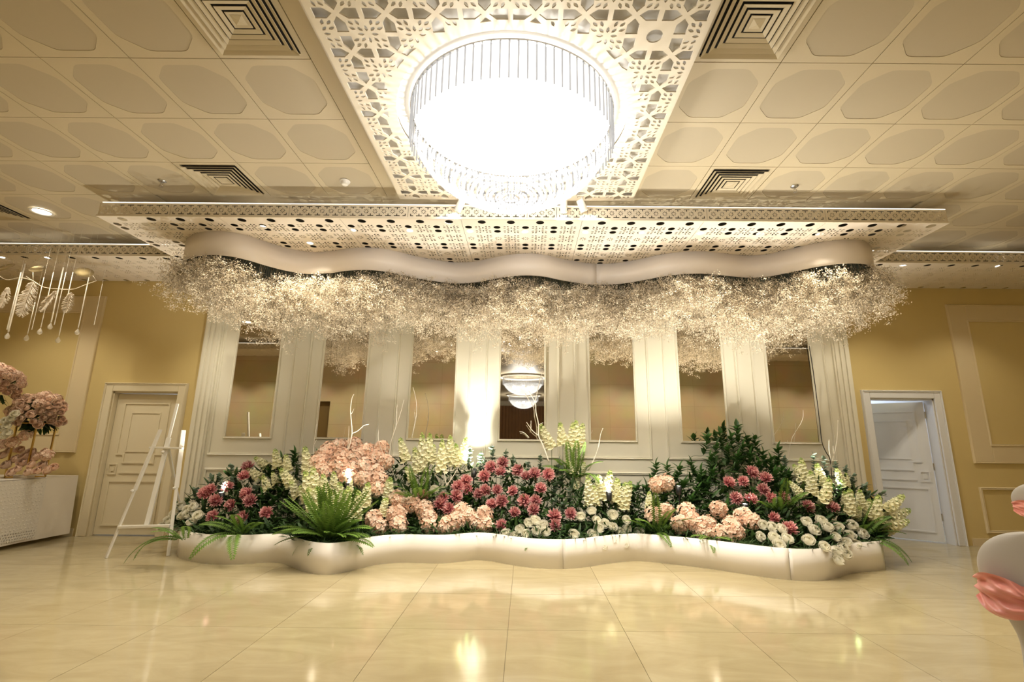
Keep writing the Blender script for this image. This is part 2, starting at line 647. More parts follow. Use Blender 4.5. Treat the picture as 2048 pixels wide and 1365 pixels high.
# filler strips between the tile grid and the round-light panel
obj('filler_strip', MB().box((-1.575, Y1 - 2 * T, H - 0.006), (-1.40, 4.92, H + 0.006)).mesh('filler_strip', M_tile), ceiling)

obj('void_shade_sheet', MB().box((-4.80, 5.16, H - .012), (4.68, D, H - .002)).mesh('void_shade_sheet', M_void_shade), ceiling)  # dark sheets added as painted shade, so the soffit holes look dark
obj('void_shade_sheet', MB().box((-9.3, 6.37, H - .014), (-4.80, D, H - .004)).mesh('void_shade_sheet', M_void_shade), ceiling)
obj('void_shade_sheet', MB().box((4.68, 6.37, H - .014), (9.3, D, H - .004)).mesh('void_shade_sheet', M_void_shade), ceiling)

# ---- walls
DLx0, DLx1, DZ = -6.10, -5.13, 2.02      # left doorway
DRx0, DRx1, DRZ = 5.07, 6.01, 2.03       # right doorway
wb = MB()
for a, b in (((-9.4, D, 0), (DLx0, D + 0.16, H)), ((DLx1, D, 0), (DRx0, D + 0.16, H)), ((DRx1, D, 0), (9.4, D + 0.16, H)), ((DLx0, D, DZ), (DLx1, D + 0.16, H)), ((DRx0, D, DRZ), (DRx1, D + 0.16, H))):
    wb.box(a, b)
wall_back = struct('wall_back', wb.mesh('wall_back', M_wall))
struct('wall_left', MB().box((-9.5, YB, 0), (-9.3, D, H)).mesh('wall_left', M_wall))
struct('wall_right', MB().box((9.3, YB, 0), (9.5, D, H)).mesh('wall_right', M_wall))
wf = MB()
for a, b in (((-9.4, YB - .2, 0), (-6.75, YB, H)), ((-5.55, YB - .2, 0), (-1.75, YB, H)), ((1.75, YB - .2, 0), (9.4, YB, H)), ((-6.75, YB - .2, 2.45), (-5.55, YB, H))):
    wf.box(a, b)
struct('wall_front', wf.mesh('wall_front', M_stone))
struct('wall_hall_left', MB().box((-7.2, -17.2, 0), (-7.0, YB - .2, H)).mesh('wall_hall_left', M_stone))
struct('wall_hall_right', MB().box((7.0, -17.2, 0), (7.2, YB - .2, H)).mesh('wall_hall_right', M_stone))
struct('wall_hall_end', MB().box((-7.2, -17.4, 0), (7.2, -17.2, H)).mesh('wall_hall_end', M_stone))
d3 = struct('door_3', MB().box((-6.75, YB - .16, 0), (-5.55, YB - .10, 2.45)).mesh('door_3', M_browndoor))

# ---- panelled white bay of the back wall
PX0, PXW = -0.045 - 3 * 1.322, 1.322
panel = obj('panelled_bay', MB().box((-4.83, D - 0.03, 0), (4.80, D - 0.0005, SOF)).mesh('panelled_bay', M_white), wall_back)
FB = D - 0.03            # face of the bay


def molding(x0, z0, x1, z1, w, d, y, m, name, nb=True):
    """A mitred picture-frame molding with a stepped profile, facing -y."""
    mb = MB()
    prof = [(0, 0), (0.12, 0.7), (0.35, 1.0), (0.6, 0.75), (0.85, 0.85), (1.0, 0.0)]
    rings = []
    for u, h in prof:
        k = u * w
        rings.append([(x0 + k, y - d * h, z0 + k), (x1 - k, y - d * h, z0 + k), (x1 - k, y - d * h, z1 - k), (x0 + k, y - d * h, z1 - k)])
    vs = [p for r in rings for p in r]
    fs = [(i * 4 + k, i * 4 + (k + 1) % 4, (i + 1) * 4 + (k + 1) % 4, (i + 1) * 4 + k) for i in range(len(prof) - 1) for k in range(4)]
    mb.add(vs, fs)
    return mb.mesh(name, m)


pm = molding(-0.555, 1.115, 0.555, 3.45, 0.035, 0.022, 0, M_white, 'panel_molding')
mm = molding(-0.355, 1.35, 0.355, 3.33, 0.035, 0.026, 0, M_white, 'mirror_frame')
mg = MB().box((-0.322, -0.006, 1.383), (0.322, 0, 3.297)).mesh('mirror_glass', M_mirror)
dm = molding(-0.555, 0.18, 0.555, 0.94, 0.035, 0.022, 0, M_white, 'dado_molding')
MN = ['leftmost of the seven mirrors, beside the closed door', 'second mirror from the left end of the row', 'third mirror from the left end of the row', 'middle mirror of the row of seven', 'third mirror from the right end of the row', 'second mirror from the right end of the row', 'rightmost of the seven mirrors, near the open door']
for k in range(7):
    cx = PX0 + k * PXW
    obj('panel_molding', pm, wall_back, (cx, FB, 0))
    obj('dado_molding', dm, wall_back, (cx, FB, 0))
    t = thing('wall_mirror', 'tall narrow ' + MN[k], 'mirror', (cx, FB, 0), 'row of wall mirrors')
    obj('glass', mg, t, (0, -0.002, 0))
    obj('frame', mm, t)
# fluted pilasters at both ends
for sx, name in ((-1, 'pilaster'), (1, 'pilaster')):
    x0, x1 = (-4.85, -4.60) if sx < 0 else (4.585, 4.83)
    pil = obj('pilaster', MB().box((x0, FB - 0.03, 0), (x1, FB + 0.001, SOF)).mesh('pilaster', M_white), wall_back)
    w = (x1 - x0)
    for q in range(3):
        cx = x0 + w * (0.2 + 0.3 * q)
        obj('flute', MB().box((cx - 0.024, FB - 0.048, 0.12), (cx + 0.024, FB - 0.03, SOF - 0.02)).mesh('flute', M_white), pil)
bb = MB()
for x0, x1 in ((-9.3, -6.29), (-5.05, -4.85), (4.83, 4.985), (6.22, 9.3)):
    bb.box((x0, D - 0.018, 0), (x1, D, 0.10))
struct('baseboard_back', bb.mesh('baseboard_back', M_band))


# ---- picture-frame bands on the yellow walls
def band(x0, x1, z0, z1, w, name):
    t = struct(name, None)
    for a, b in (((x0, D - .02, z0), (x0 + w, D, z1)), ((x1 - w, D - .02, z0), (x1, D, z1)), ((x0 + w, D - .02, z1 - w * .9), (x1 - w, D, z1)), ((x0 + w, D - .02, z0), (x1 - w, D, z0 + w * .9))):
        bevel(obj('rail', MB().box(a, b).mesh('rail', M_band), t), 0.005)
    obj('outer_bead', molding(x0 - .02, z0 - .02, x1 + .02, z1 + .02, 0.03, 0.03, D, M_band, 'bead'), t)
    obj('inner_bead', molding(x0 + w - .02, z0 + w * .9 - .02, x1 - w + .02, z1 - w * .9 + .02, 0.03, 0.032, D, M_band, 'bead'), t)


band(-9.0, -6.50, 1.15, 3.465, 0.27, 'trim_1')
band(6.455, 8.9, 1.13, 3.46, 0.27, 'trim_2')
t = struct('trim_3', molding(6.44, 0.165, 8.9, 0.785, 0.04, 0.025, D, M_band, 'trim_3'))
t = struct('trim_4', molding(-9.0, 0.165, -6.50, 0.785, 0.04, 0.025, D, M_band, 'trim_4'))


# ---- doors
def casing(t, x0, x1, z1, m, wl=0.11):
    for a, b in (((x0 - wl, D - .03, 0), (x0, D + .0, z1 + wl)), ((x1, D - .03, 0), (x1 + wl, D, z1 + wl)), ((x0, D - .03, z1), (x1, D, z1 + wl))):
        bevel(obj('casing', MB().box(a, b).mesh('casing', m), t), 0.008)
        a2, b2 = list(a), list(b)
    obj('casing_bead', molding(x0 - wl - .02, -0.5, x1 + wl + .02, z1 + wl + .02, 0.035, 0.045, D, m, 'bead'), t).location = (0, 0, 0)
    # jamb lining
    obj('jamb', MB().box((x0, D, 0), (x0 + .02, D + .16, z1)).mesh('jamb', m), t)
    obj('jamb', MB().box((x1 - .02, D, 0), (x1, D + .16, z1)).mesh('jamb', m), t)
    obj('jamb', MB().box((x0, D, z1 - .02), (x1, D + .16, z1)).mesh('jamb', m), t)


def strip(mb, pts, w=0.022, d=0.014, closed=True):
    n = len(pts)
    for i in range(n if closed else n - 1):
        (xa, za), (xb, zb) = pts[i], pts[(i + 1) % n]
        if abs(xa - xb) < 1e-6:
            mb.box((xa - w / 2, -d, min(za, zb) - w / 2), (xa + w / 2, 0, max(za, zb) + w / 2))
        else:
            mb.box((min(xa, xb) + w / 2, -d, za - w / 2), (max(xa, xb) - w / 2, 0, za + w / 2))
    return mb


def door_leaf(t, W, Hh, m, flip, loc, rz):
    lf = obj('leaf', MB().box((0, 0, 0.012), (W, 0.04, Hh)).mesh('leaf', m), t, loc, (0, 0, rz))
    X = (lambda u: (1 - u) * W) if flip else (lambda u: u * W)
    Zf = lambda v: v * Hh
    up = [(X(.20), Zf(.955)), (X(.93), Zf(.955)), (X(.93), Zf(.45)), (X(.70), Zf(.45)), (X(.70), Zf(.40)), (X(.28), Zf(.40)), (X(.28), Zf(.53)), (X(.20), Zf(.53))]
    up = [(X(.14), Zf(.93)), (X(.86), Zf(.93)), (X(.86), Zf(.56)), (X(.74), Zf(.56)), (X(.74), Zf(.50)), (X(.26), Zf(.50)), (X(.26), Zf(.56)), (X(.14), Zf(.56))]
    inner = [(X(.27), Zf(.86)), (X(.73), Zf(.86)), (X(.73), Zf(.58)), (X(.27), Zf(.58))]
    obj('stepped_molding', strip(MB(), up).mesh('stepped_molding', m), lf)
    obj('inner_molding', strip(MB(), inner, .016, .01).mesh('inner_molding', m), lf)
    obj('corner_square', strip(MB(), [(X(.06), Zf(.49)), (X(.18), Zf(.49)), (X(.18), Zf(.42)), (X(.06), Zf(.42))], .016).mesh('corner_square', m), lf)
    obj('square_boss', MB().box((min(X(.095), X(.145)), -.012, Zf(.44)), (max(X(.095), X(.145)), 0, Zf(.47))).mesh('square_boss', m), lf)
    obj('lock_rail_molding', strip(MB(), [(X(.22), Zf(.43)), (X(.90), Zf(.43)), (X(.90), Zf(.48))], closed=False).mesh('lock_rail_molding', m), lf)
    obj('lower_molding', strip(MB(), [(X(.10), Zf(.37)), (X(.90), Zf(.37)), (X(.90), Zf(.07)), (X(.10), Zf(.07))]).mesh('lower_molding', m), lf)
    return lf


d1 = struct('door_1')
casing(d1, DLx0, DLx1, DZ, M_door)
door_leaf(d1, DLx1 - DLx0 - 0.05, DZ - 0.03, M_door, False, (DLx0 + .025, D + 0.07, 0), 0)
d2 = struct('door_2')
casing(d2, DRx0, DRx1, DRZ, M_doorw, 0.10)
W2 = DRx1 - DRx0 - 0.05
ang = math.radians(-38)
# hinged on the right jamb and swung away from the hall
lf2 = door_leaf(d2, W2, DRZ - 0.035, M_doorw, True, (DRx1 - .045 - W2 * math.cos(ang), D + 0.14 - W2 * math.sin(ang), 0), ang)
for z in (0.3, 1.0, 1.75):
    obj('hinge', MB().tube([(W2 + .008, 0.02, z), (W2 + .008, 0.02, z + .1)], .009, 8).mesh('hinge', M_steel), lf2)
# service corridor behind the right door, and the small one behind the left
struct('wall_corridor', MB().box((4.2, 9.0, 0), (9.2, 9.1, 2.7)).box((4.1, D + .16, 0), (4.2, 9.1, 2.7)).box((8.4, D + .16, 0), (8.5, 9.1, 2.7)).mesh('wall_corridor', M_doorw))
struct('ceiling_corridor', MB().box((4.1, D + .16, 2.7), (8.5, 9.1, 2.75)).mesh('ceiling_corridor', M_doorw))
struct('wall_lobby', MB().box((-7.0, 8.2, 0), (-4.4, 8.3, 2.6)).box((-7.1, D + .16, 0), (-7.0, 8.3, 2.6)).box((-4.4, D + .16, 0), (-4.3, 8.3, 2.6)).box((-7.1, D + .16, 2.6), (-4.3, 8.3, 2.65)).mesh('wall_lobby', M_doorw))
tb = thing('tube_light', 'white fluorescent tube glowing beyond the top of the open door', 'light', (5.75, 8.35, 2.60))
obj('tube', MB().tube([(-.6, 0, 0), (.6, 0, 0)], .02, 10).mesh('tube', M_tube), tb)
obj('batten', MB().box((-.63, -.03, .03), (.63, .03, .10)).mesh('batten', M_whitepaint), tb)
lamp('corridor_lamp', 'AREA', (6.0, 8.1, 2.55), P_CORR, COOL, direction=(0, 0, -1), shape=(2.0, 0.8))
lamp('lobby_lamp', 'AREA', (-5.6, 7.75, 2.5), 12, COOL, direction=(0, 0, -1), shape=(1.5, 0.5))


# ================================================================== PERFORATED PANELS
def leafpoly(cx, cy, a, L, w):
    c, s = math.cos(a), math.sin(a)
    return [(cx + x * c - y * s, cy + x * s + y * c) for x, y in ((-L / 2, 0), (-L * .18, w / 2), (L * .2, w * .42), (L / 2, 0), (L * .2, -w * .42), (-L * .18, -w / 2))]


def flower20(cx, cy, s, xr=None):
    out = []
    for k in range(4):
        a = k * PI / 2
        out.append(leafpoly(cx + .44 * s * math.cos(a), cy + .44 * s * math.sin(a), a, .44 * s, .21 * s))
    for sx in (-1, 1):
        for sy in (-1, 1):
            for u, v, d in ((.40, .40, 45), (.84, .84, 45), (.86, .43, 24), (.43, .86, 66)):
                out.append(leafpoly(cx + sx * u * s, cy + sy * v * s, math.atan2(sy * math.sin(math.radians(d)), sx * math.cos(math.radians(d))), .44 * s, .21 * s))
    return out


def flower8(cx, cy, s):
    return [leafpoly(cx + .62 * s * math.cos(k * PI / 4), cy + .62 * s * math.sin(k * PI / 4), k * PI / 4, .62 * s, .26 * s) for k in range(8)]


def circ(cx, cy, r, n=20):
    return [(cx + r * math.cos(2 * PI * k / n), cy + r * math.sin(2 * PI * k / n)) for k in range(n)]


# ---- the big canopy
CX0, CX1, CY0 = -4.76, 4.64, 4.87
PW = (CX1 - CX0) / 7
canopy = thing('perforated_canopy', 'white perforated metal canopy hanging below the ceiling over the flower display', 'canopy', (0, 0, 0))
polys = [[(0.002, 0.002), (PW - .002, 0.002), (PW - .002, 2.19), (0.002, 2.19)]]
fxs = [0.226 + .326 * k for k in range(4)]
pxs = [0.226 - .163 + .326 * k for k in range(4)]
for x in fxs:
    polys.append(circ(x, .062, .046))
for k in range(8):
    y = .245 + .243 * k
    for x in fxs:
        polys += flower20(x, y, .090)
    for x in pxs:
        if k % 2 == 0:
            polys += [circ(x, y - .053, .040), circ(x, y + .053, .040)]
        else:
            polys += flower8(x, y, .05)
can_me = plate(polys, 0.004, M_cano, 'soffit_panel')
for k in range(7):
    obj('soffit_panel', can_me, canopy, (CX0 + k * PW, CY0, SOF))


def valance_mesh(L, hgt, name, m):
    P = [[(0.002, 0), (L - .002, 0), (L - .002, hgt), (0.002, hgt)]]
    n = max(1, int(round((L - .05) / .1005)))
    p = (L - .05) / n
    b, tp = .032, hgt - .022
    cz = (b + tp) / 2
    w = .010
    for i in range(n):
        cx = .025 + p * (i + .5)
        P += flower8(cx, cz, .034)
    for i in range(n + 1):
        x = .025 + p * i
        l, r = (x - p * .34 if i > 0 else x), (x + p * .34 if i < n else x)
        sl, sr = (x - w / 2 if i > 0 else x), (x + w / 2 if i < n else x + w)
        if i == n:
            sl, sr = x - w, x
        P.append([(l, b), (r, b), (r, b + w), (sr, b + w), (sr, b + .030), (sl, b + .030), (sl, b + w), (l, b + w)] if 0 < i < n else
                 ([(x, b), (r, b), (r, b + w), (x + w, b + w), (x + w, b + .03), (x, b + .03)] if i == 0 else [(l, b), (x, b), (x, b + .03), (x - w, b + .03), (x - w, b + w), (l, b + w)]))
        P.append([(l, tp - w), (sl, tp - w), (sl, tp - .030), (sr, tp - .030), (sr, tp - w), (r, tp - w), (r, tp), (l, tp)] if 0 < i < n else
                 ([(x, tp), (x, tp - .03), (x + w, tp - .03), (x + w, tp - w), (r, tp - w), (r, tp)] if i == 0 else [(x, tp), (l, tp), (l, tp - w), (x - w, tp - w), (x - w, tp - .03), (x, tp - .03)]))
    return plate(P, 0.004, m, name)


VH = 0.165
VM = {}


def valance(t, xs, y, z, ry=0):
    for a, b in zip(xs[:-1], xs[1:]):
        k = round(b - a, 3)
        if k not in VM:
            VM[k] = valance_mesh(b - a, VH, 'valance_panel', M_perf)
        obj('valance_panel', VM[k], t, (a, y, z), (PI / 2, 0, 0))


valance(canopy, [-4.76, -3.96, -2.64, -1.32, 0.0, 0.33, 0.67, 1.99, 3.30, 4.64], CY0, SOF)
obj('bottom_lip', MB().box((CX0, CY0 - .022, SOF - .006), (CX1, CY0 - .003, SOF + .012)).mesh('bottom_lip', M_perf), canopy)
for x in (CX0, CX1):
    sd = MB().box((x - .004, CY0, SOF - .004), (x + .004, 6.05, SOF + .05)).mesh('side_flange', M_cano)
    obj('side_flange', sd, canopy)
ls = tag(obj('led_strip', MB().box((CX0 + .03, CY0 - .008, SOF + VH), (CX1 - .01, CY0 + .012, SOF + VH + .006)).mesh('led_strip', M_led)), 'thin glowing strip along the top edge of the wide canopy valance', 'light strip')

# ---- soffits along the wall on both sides
SY0 = 6.03
SP = 1.295
polys = [[(0.002, 0.002), (SP - .002, 0.002), (SP - .002, 1.03), (0.002, 1.03)]]
for k in range(4):
    x = .16 + .3238 * k
    polys += [circ(x, .08, .042), circ(x, .99, .040)]
    for j in range(4):
        y = .225 + .198 * j
        polys += flower20(x, y, .07)
        polys += flower8(x + .162, y, .045) if k < 3 else []
sof_me = plate(polys, 0.004, M_cano, 'soffit_panel')
for side in (-1, 1):
    t = thing('side_soffit', 'perforated soffit along the wall above the %s' % ('closed door left of the canopy' if side < 0 else 'open door right of the canopy'), 'soffit', (0, 0, 0))
    x0 = CX0 + .02 if side < 0 else CX1 - .02
    xs = []
    for k in range(4):
        xa = x0 - (k + 1) * SP if side < 0 else x0 + k * SP
        xs += [xa]
        if abs(xa) < 9.3 and abs(xa + SP) < 9.9:
            obj('soffit_panel', sof_me, t, (xa, SY0, SOF))
    xs = sorted(xs + [max(xs) + SP])
    valance(t, [x - .0 for x in xs], SY0, SOF)
    obj('bottom_lip', MB().box((min(xs), SY0 - .02, SOF - .006), (max(xs), SY0 - .003, SOF + .012)).mesh('bottom_lip', M_perf), t)
    tag(obj('led_strip', MB().box((min(xs), SY0 - .008, SOF + VH), (max(xs), SY0 + .012, SOF + VH + .006)).mesh('led_strip', M_led)), 'thin glowing strip on the valance above the %s' % ('left door' if side < 0 else 'right door'), 'light strip')
    # the same soffit over the opposite wall, seen in the mirrors
    x0 = -9.3 if side < 0 else 2.2
    so = thing('rear_soffit', 'perforated soffit on the opposite wall seen in the %s mirrors' % ('left' if side < 0 else 'right'), 'soffit', (0, 0, 0))
    xs = [x0 + SP * k for k in range(6)]
    for k in range(5):
        obj('soffit_panel', sof_me, so, (xs[k] + SP, YB + 1.04, SOF), (0, 0, PI))
    valance(so, xs, YB + 1.04, SOF)
    tag(obj('led_strip', MB().box((min(xs), YB + 1.03, SOF + VH), (max(xs), YB + 1.05, SOF + VH + .006)).mesh('led_strip', M_led)), 'glowing strip on the opposite soffit seen in the %s mirrors' % ('left' if side < 0 else 'right'), 'light strip')

# ---- ceiling lattice panel around the chandelier
LX0, LX1, LY0, LY1 = -1.41, 1.166, 1.10, 4.84
CHX, CHY, CHR = -0.13, 3.57, 0.955
lat = thing('lattice_panel', 'cream cut-metal ceiling panel of leaf rosettes around the big chandelier', 'ceiling panel', (0, 0, 0))
polys = [[(LX0, LY0), (LX1, LY0), (LX1, LY1), (LX0, LY1)], circ(CHX, CHY, CHR, 96)]
p = .3135
gx = [-1.378 + .3155 * k for k in range(9)]
gy = [2.656 + p * k for k in range(-4, 8)]
CIRC = {(7, 4), (6, 10)}
cells = []


def house(cx, cy, dx, dy):
    q = .3135
    pts = [(-.125, .05), (.125, .05), (.125, .28), (0, .43), (-.125, .28)]
    return [(cx + (a * dy + b * dx) * q, cy + (b * dy - a * dx) * q) for a, b in pts]


for i, x in enumerate(gx):
    for j, y in enumerate(gy):
        if (i, j) in CIRC:
            cells.append(circ(x, y, .053, 24))
        else:
            cells += flower20(x, y, .106)
        xm, ym = x + .158, y + p / 2
        cells += [house(xm, y, 0, 1), house(xm, y, 0, -1), house(x, ym, 1, 0), house(x, ym, -1, 0)]
for c in cells:
    if any(not (LX0 + .03 < a < LX1 - .03 and LY0 + .02 < b < LY1 - .03) for a, b in c):
        # pieces cut by the straight border are trimmed to it
        c2 = [(min(max(a, LX0 + .03), LX1 - .03), min(max(b, LY0 + .02), LY1 - .03)) for a, b in c]
        ar = abs(sum(c2[k - 1][0] * c2[k][1] - c2[k][0] * c2[k - 1][1] for k in range(len(c2)))) / 2
        ar0 = abs(sum(c[k - 1][0] * c[k][1] - c[k][0] * c[k - 1][1] for k in range(len(c)))) / 2
        if ar < .6 * ar0 or len(c) != 5:
            continue
        c = c2
    d = [math.hypot(a - CHX, b - CHY) for a, b in c]
    if min(d) < CHR + .07:
        if max(d) < CHR + .09 or len(c) != 5:
            continue
        c = [(CHX + (a - CHX) * max(1, (CHR + .07) / k), CHY + (b - CHY) * max(1, (CHR + .07) / k)) for (a, b), k in zip(c, d)]
    polys.append(c)
obj('cut_sheet', plate(polys, 0.010, M_perf, 'cut_sheet'), lat, (0, 0, H - 0.075))
obj('edge_frame', MB().box((LX0, LY0, H - .08), (LX0 + .012, LY1, H + .01)).box((LX1 - .012, LY0, H - .08), (LX1, LY1, H + .01)).box((LX0, LY1 - .012, H - .08), (LX1, LY1, H + .01)).mesh('edge_frame', M_perf), lat)
obj('backing_sheet', MB().box((LX0 + .012, LY0, H - .012), (LX1 - .012, LY1 - .012, H - .004)).mesh('backing_sheet', M_backing), lat)


# ================================================================== CEILING FITTINGS
def diffuser(x, y, label):
    t = thing('air_diffuser', label, 'air vent', (x + T / 2, y + T / 2, H), 'square ceiling air vents')
    h = T / 2 - .004
    obj('frame', plate([[(-h, -h), (h, -h), (h, h), (-h, h)], [(-h + .045, -h + .045), (h - .045, -h + .045), (h - .045, h - .045), (-h + .045, h - .045)]], .012, M_tile, 'frame'), t)
    obj('duct', MB().box((-h + .04, -h + .04, .008), (h - .04, h - .04, .0115)).mesh('duct', M_dark), t)
    for k in range(6):
        r0 = h - .05 - k * .043
        r1 = r0 - .030
        mb = MB()
        for q in range(4):
            a = q * PI / 2
            c, s = math.cos(a), math.sin(a)
            R = lambda x, y, z: (x * c - y * s, x * s + y * c, z)
            z0, z1 = -.010, -.028 + .003 * k
            mb.add([R(-r0, -r0, z1), R(r0, -r0, z1), R(r1, -r1, z0), R(-r1, -r1, z0), R(-r0, -r0, z1 + .004), R(r0, -r0, z1 + .004), R(r1, -r1, z0 + .004), R(-r1, -r1, z0 + .004)],
                   [(0, 3, 2, 1), (4, 5, 6, 7), (0, 1, 5, 4), (2, 3, 7, 6)])
        obj('louvre', mb.mesh('louvre', M_tile), t)
    obj('centre_plate', MB().lathe([(.001, -.02), (.055, -.012)], 4).mesh('centre_plate', M_tile), t, rot=(0, 0, PI / 4))


diffuser(XL, Y1 - T, 'large square louvred air vent left of the chandelier, cut by the frame top')
diffuser(XR - T, Y1 - T, 'large square louvred air vent right of the chandelier, cut by the frame top')
diffuser(XL - 2 * T, Y1 + 2 * T, 'square louvred air vent above the left half of the canopy')
diffuser(XR, Y1 + 2 * T, 'square louvred air vent above the right half of the canopy')
diffuser(XL - 7 * T, Y1 + 3 * T, 'square louvred air vent at the far left beside a lit downlight')


def sprinkler(x, y, label):
    t = thing('sprinkler', label, 'sprinkler', (x, y, H - .006), 'ceiling sprinklers')
    obj('escutcheon', MB().lathe([(.001, -.010), (.03, -.008), (.04, 0)], 20).mesh('escutcheon', M_steel, True), t)
    obj('body', MB().tube([(0, 0, 0), (0, 0, -.035)], .008, 8).mesh('body', M_steel), t)
    obj('frame_arm', MB().tube([(-.014, 0, -.03), (-.016, 0, -.05), (0, 0, -.065)], .003, 6).tube([(.014, 0, -.03), (.016, 0, -.05), (0, 0, -.065)], .003, 6).mesh('frame_arm', M_steel), t)
    obj('deflector', MB().lathe([(.001, -.066), (.02, -.066), (.02, -.069), (.001, -.069)], 12).mesh('deflector', M_steel), t)


sprinkler(-3.913, 4.63, 'small steel sprinkler head left of the left canopy air vent')
sprinkler(2.85, 4.63, 'small steel sprinkler head right of the right canopy air vent')
t = thing('smoke_detector', 'white round smoke detector on the ceiling left of the chandelier', 'smoke detector', (-1.94, 4.60, H - .006))
obj('base', MB().lathe([(.001, -.012), (.052, -.012), (.055, 0)], 24).mesh('base', M_whitepaint, True), t)
obj('dome', MB().lathe([(.001, -.05), (.025, -.048), (.038, -.035), (.040, -.012)], 24).mesh('dome', M_whitepaint, True), t)


def downlight(x, y, z, label, power, r=.05, lit=True, grp='lit downlights', col=WARM, size=1.9):
    t = thing('downlight', label, 'light', (x, y, z), grp)
    obj('trim_ring', MB().lathe([(r * .86, .004), (r * .9, -.003), (r * 1.12, -.004), (r * 1.16, .002)], 24).mesh('trim_ring', M_whitepaint, True), t)
    obj('lens', MB().lathe([(.0005, .006), (r * .88, .006)], 24).mesh('lens', M_lens), t)
    l = lamp('downlight_lamp', 'SPOT', (0, 0, -.012), power, col, .04, (0, 0, -1), size, .6)
    l.parent = t


SPX = [-3.70, -2.965, -2.033, -1.365, -.662, -.022, .685, 1.345, 2.018, 2.716, 3.405]
ci = 0
SPOTS = [(-3.045, 5.10), (-2.70, 5.55), (-2.033, 5.165), (-1.365, 5.165), (-.662, 5.165), (-.022, 5.165), (.685, 5.165), (1.345, 5.165), (2.018, 5.165), (2.716, 5.165), (3.405, 5.165)]
for i, (x, y) in enumerate(SPOTS):
    downlight(x, y, SOF - .001, 'small lit downlight in the canopy underside, ' + nth(i, len(SPOTS)), P_DOWN, .042, grp='canopy downlights')
downlight(-4.40, 6.02, SOF - .001, 'lit downlight at the canopy corner beside the left ribbon end', P_DOWN, .042, grp='canopy downlights')
downlight(4.46, 6.02, SOF - .001, 'lit downlight at the canopy corner beside the right ribbon end', P_DOWN, .042, grp='canopy downlights')
downlight(-6.565, 6.12, SOF - .001, 'lit downlight in the left soffit above the hanging feathers', P_SIDE, .05)
downlight(-7.155, 6.13, SOF - .001, 'lit downlight in the left soffit at the frame edge', P_SIDE, .05)
downlight(5.114, 6.14, SOF - .001, 'lit downlight in the right soffit nearest the canopy', P_SIDE, .05)
downlight(6.356, 6.12, SOF - .001, 'lit downlight in the right soffit near the frame edge', P_SIDE, .05)
downlight(-5.914, 5.344, H - .016, 'round lit downlight in the main ceiling left of the canopy', P_SIDE * 2, .10)
# unseen downlights added for their light: opposite soffit row, then fill in the ceiling
for i, x in enumerate([-8.6, -7.3, -6.0, -4.7, -3.4, -2.4, 2.4, 3.4, 4.7, 6.0, 7.3, 8.6]):
    downlight(x, YB + .95, SOF - .001, 'added downlight lighting the opposite wall from its soffit, ' + nth(i, 12), P_SIDE * 2, .05, grp='added opposite wall downlights')
for i, (x, y) in enumerate([(-6.5, 3.3), (6.0, 3.3), (-4.9, 1.6), (4.5, 1.6), (7.4, 5.3), (-8.2, 4.6)]):
    downlight(x, y, H - .016, 'added fill downlight in the hall ceiling outside the view, ' + nth(i, 6), P_FILL, .10, grp='added fill downlights', size=2.6)


def track_head(x, y, label, aim):
    t = thing('spot_head', label, 'spotlight', (x, y, H - .05), 'white ceiling spotlights')
    obj('mount', MB().box((-.05, -.02, -.0), (.05, .02, .03)).mesh('mount', M_whitepaint), t)
    obj('yoke', MB().tube([(0, 0, 0), (0, 0, -.10)], .008, 8).mesh('yoke', M_whitepaint), t)
    q = Vector(aim).to_track_quat('-Z', 'Y')
    hd = obj('head', MB().lathe([(.001, .07), (.04, .07), (.042, -.06), (.036, -.065), (.034, -.05)], 20).mesh('head', M_whitepaint, True), t, (0, 0, -.13), q)
    obj('lens', MB().lathe([(.0005, -.05), (.034, -.05)], 20).mesh('lens', M_uplens), hd)
    l = lamp('spot_lamp', 'SPOT', Vector((0, 0, -.13)) + Vector(aim).normalized() * .07, P_SPOT, WARM2, .035, aim, 1.75, .8)
    l.parent = t


track_head(.60, 4.77, 'white ceiling spotlight right of the chandelier, the outer of two', (.75, .55, -1.5))
track_head(.40, 4.80, 'white ceiling spotlight tucked behind the right rim of the chandelier', (.0, .6, -1.9))
track_head(-.74, 4.80, 'white ceiling spotlight tucked behind the left rim of the chandelier', (-.8, .55, -1.5))


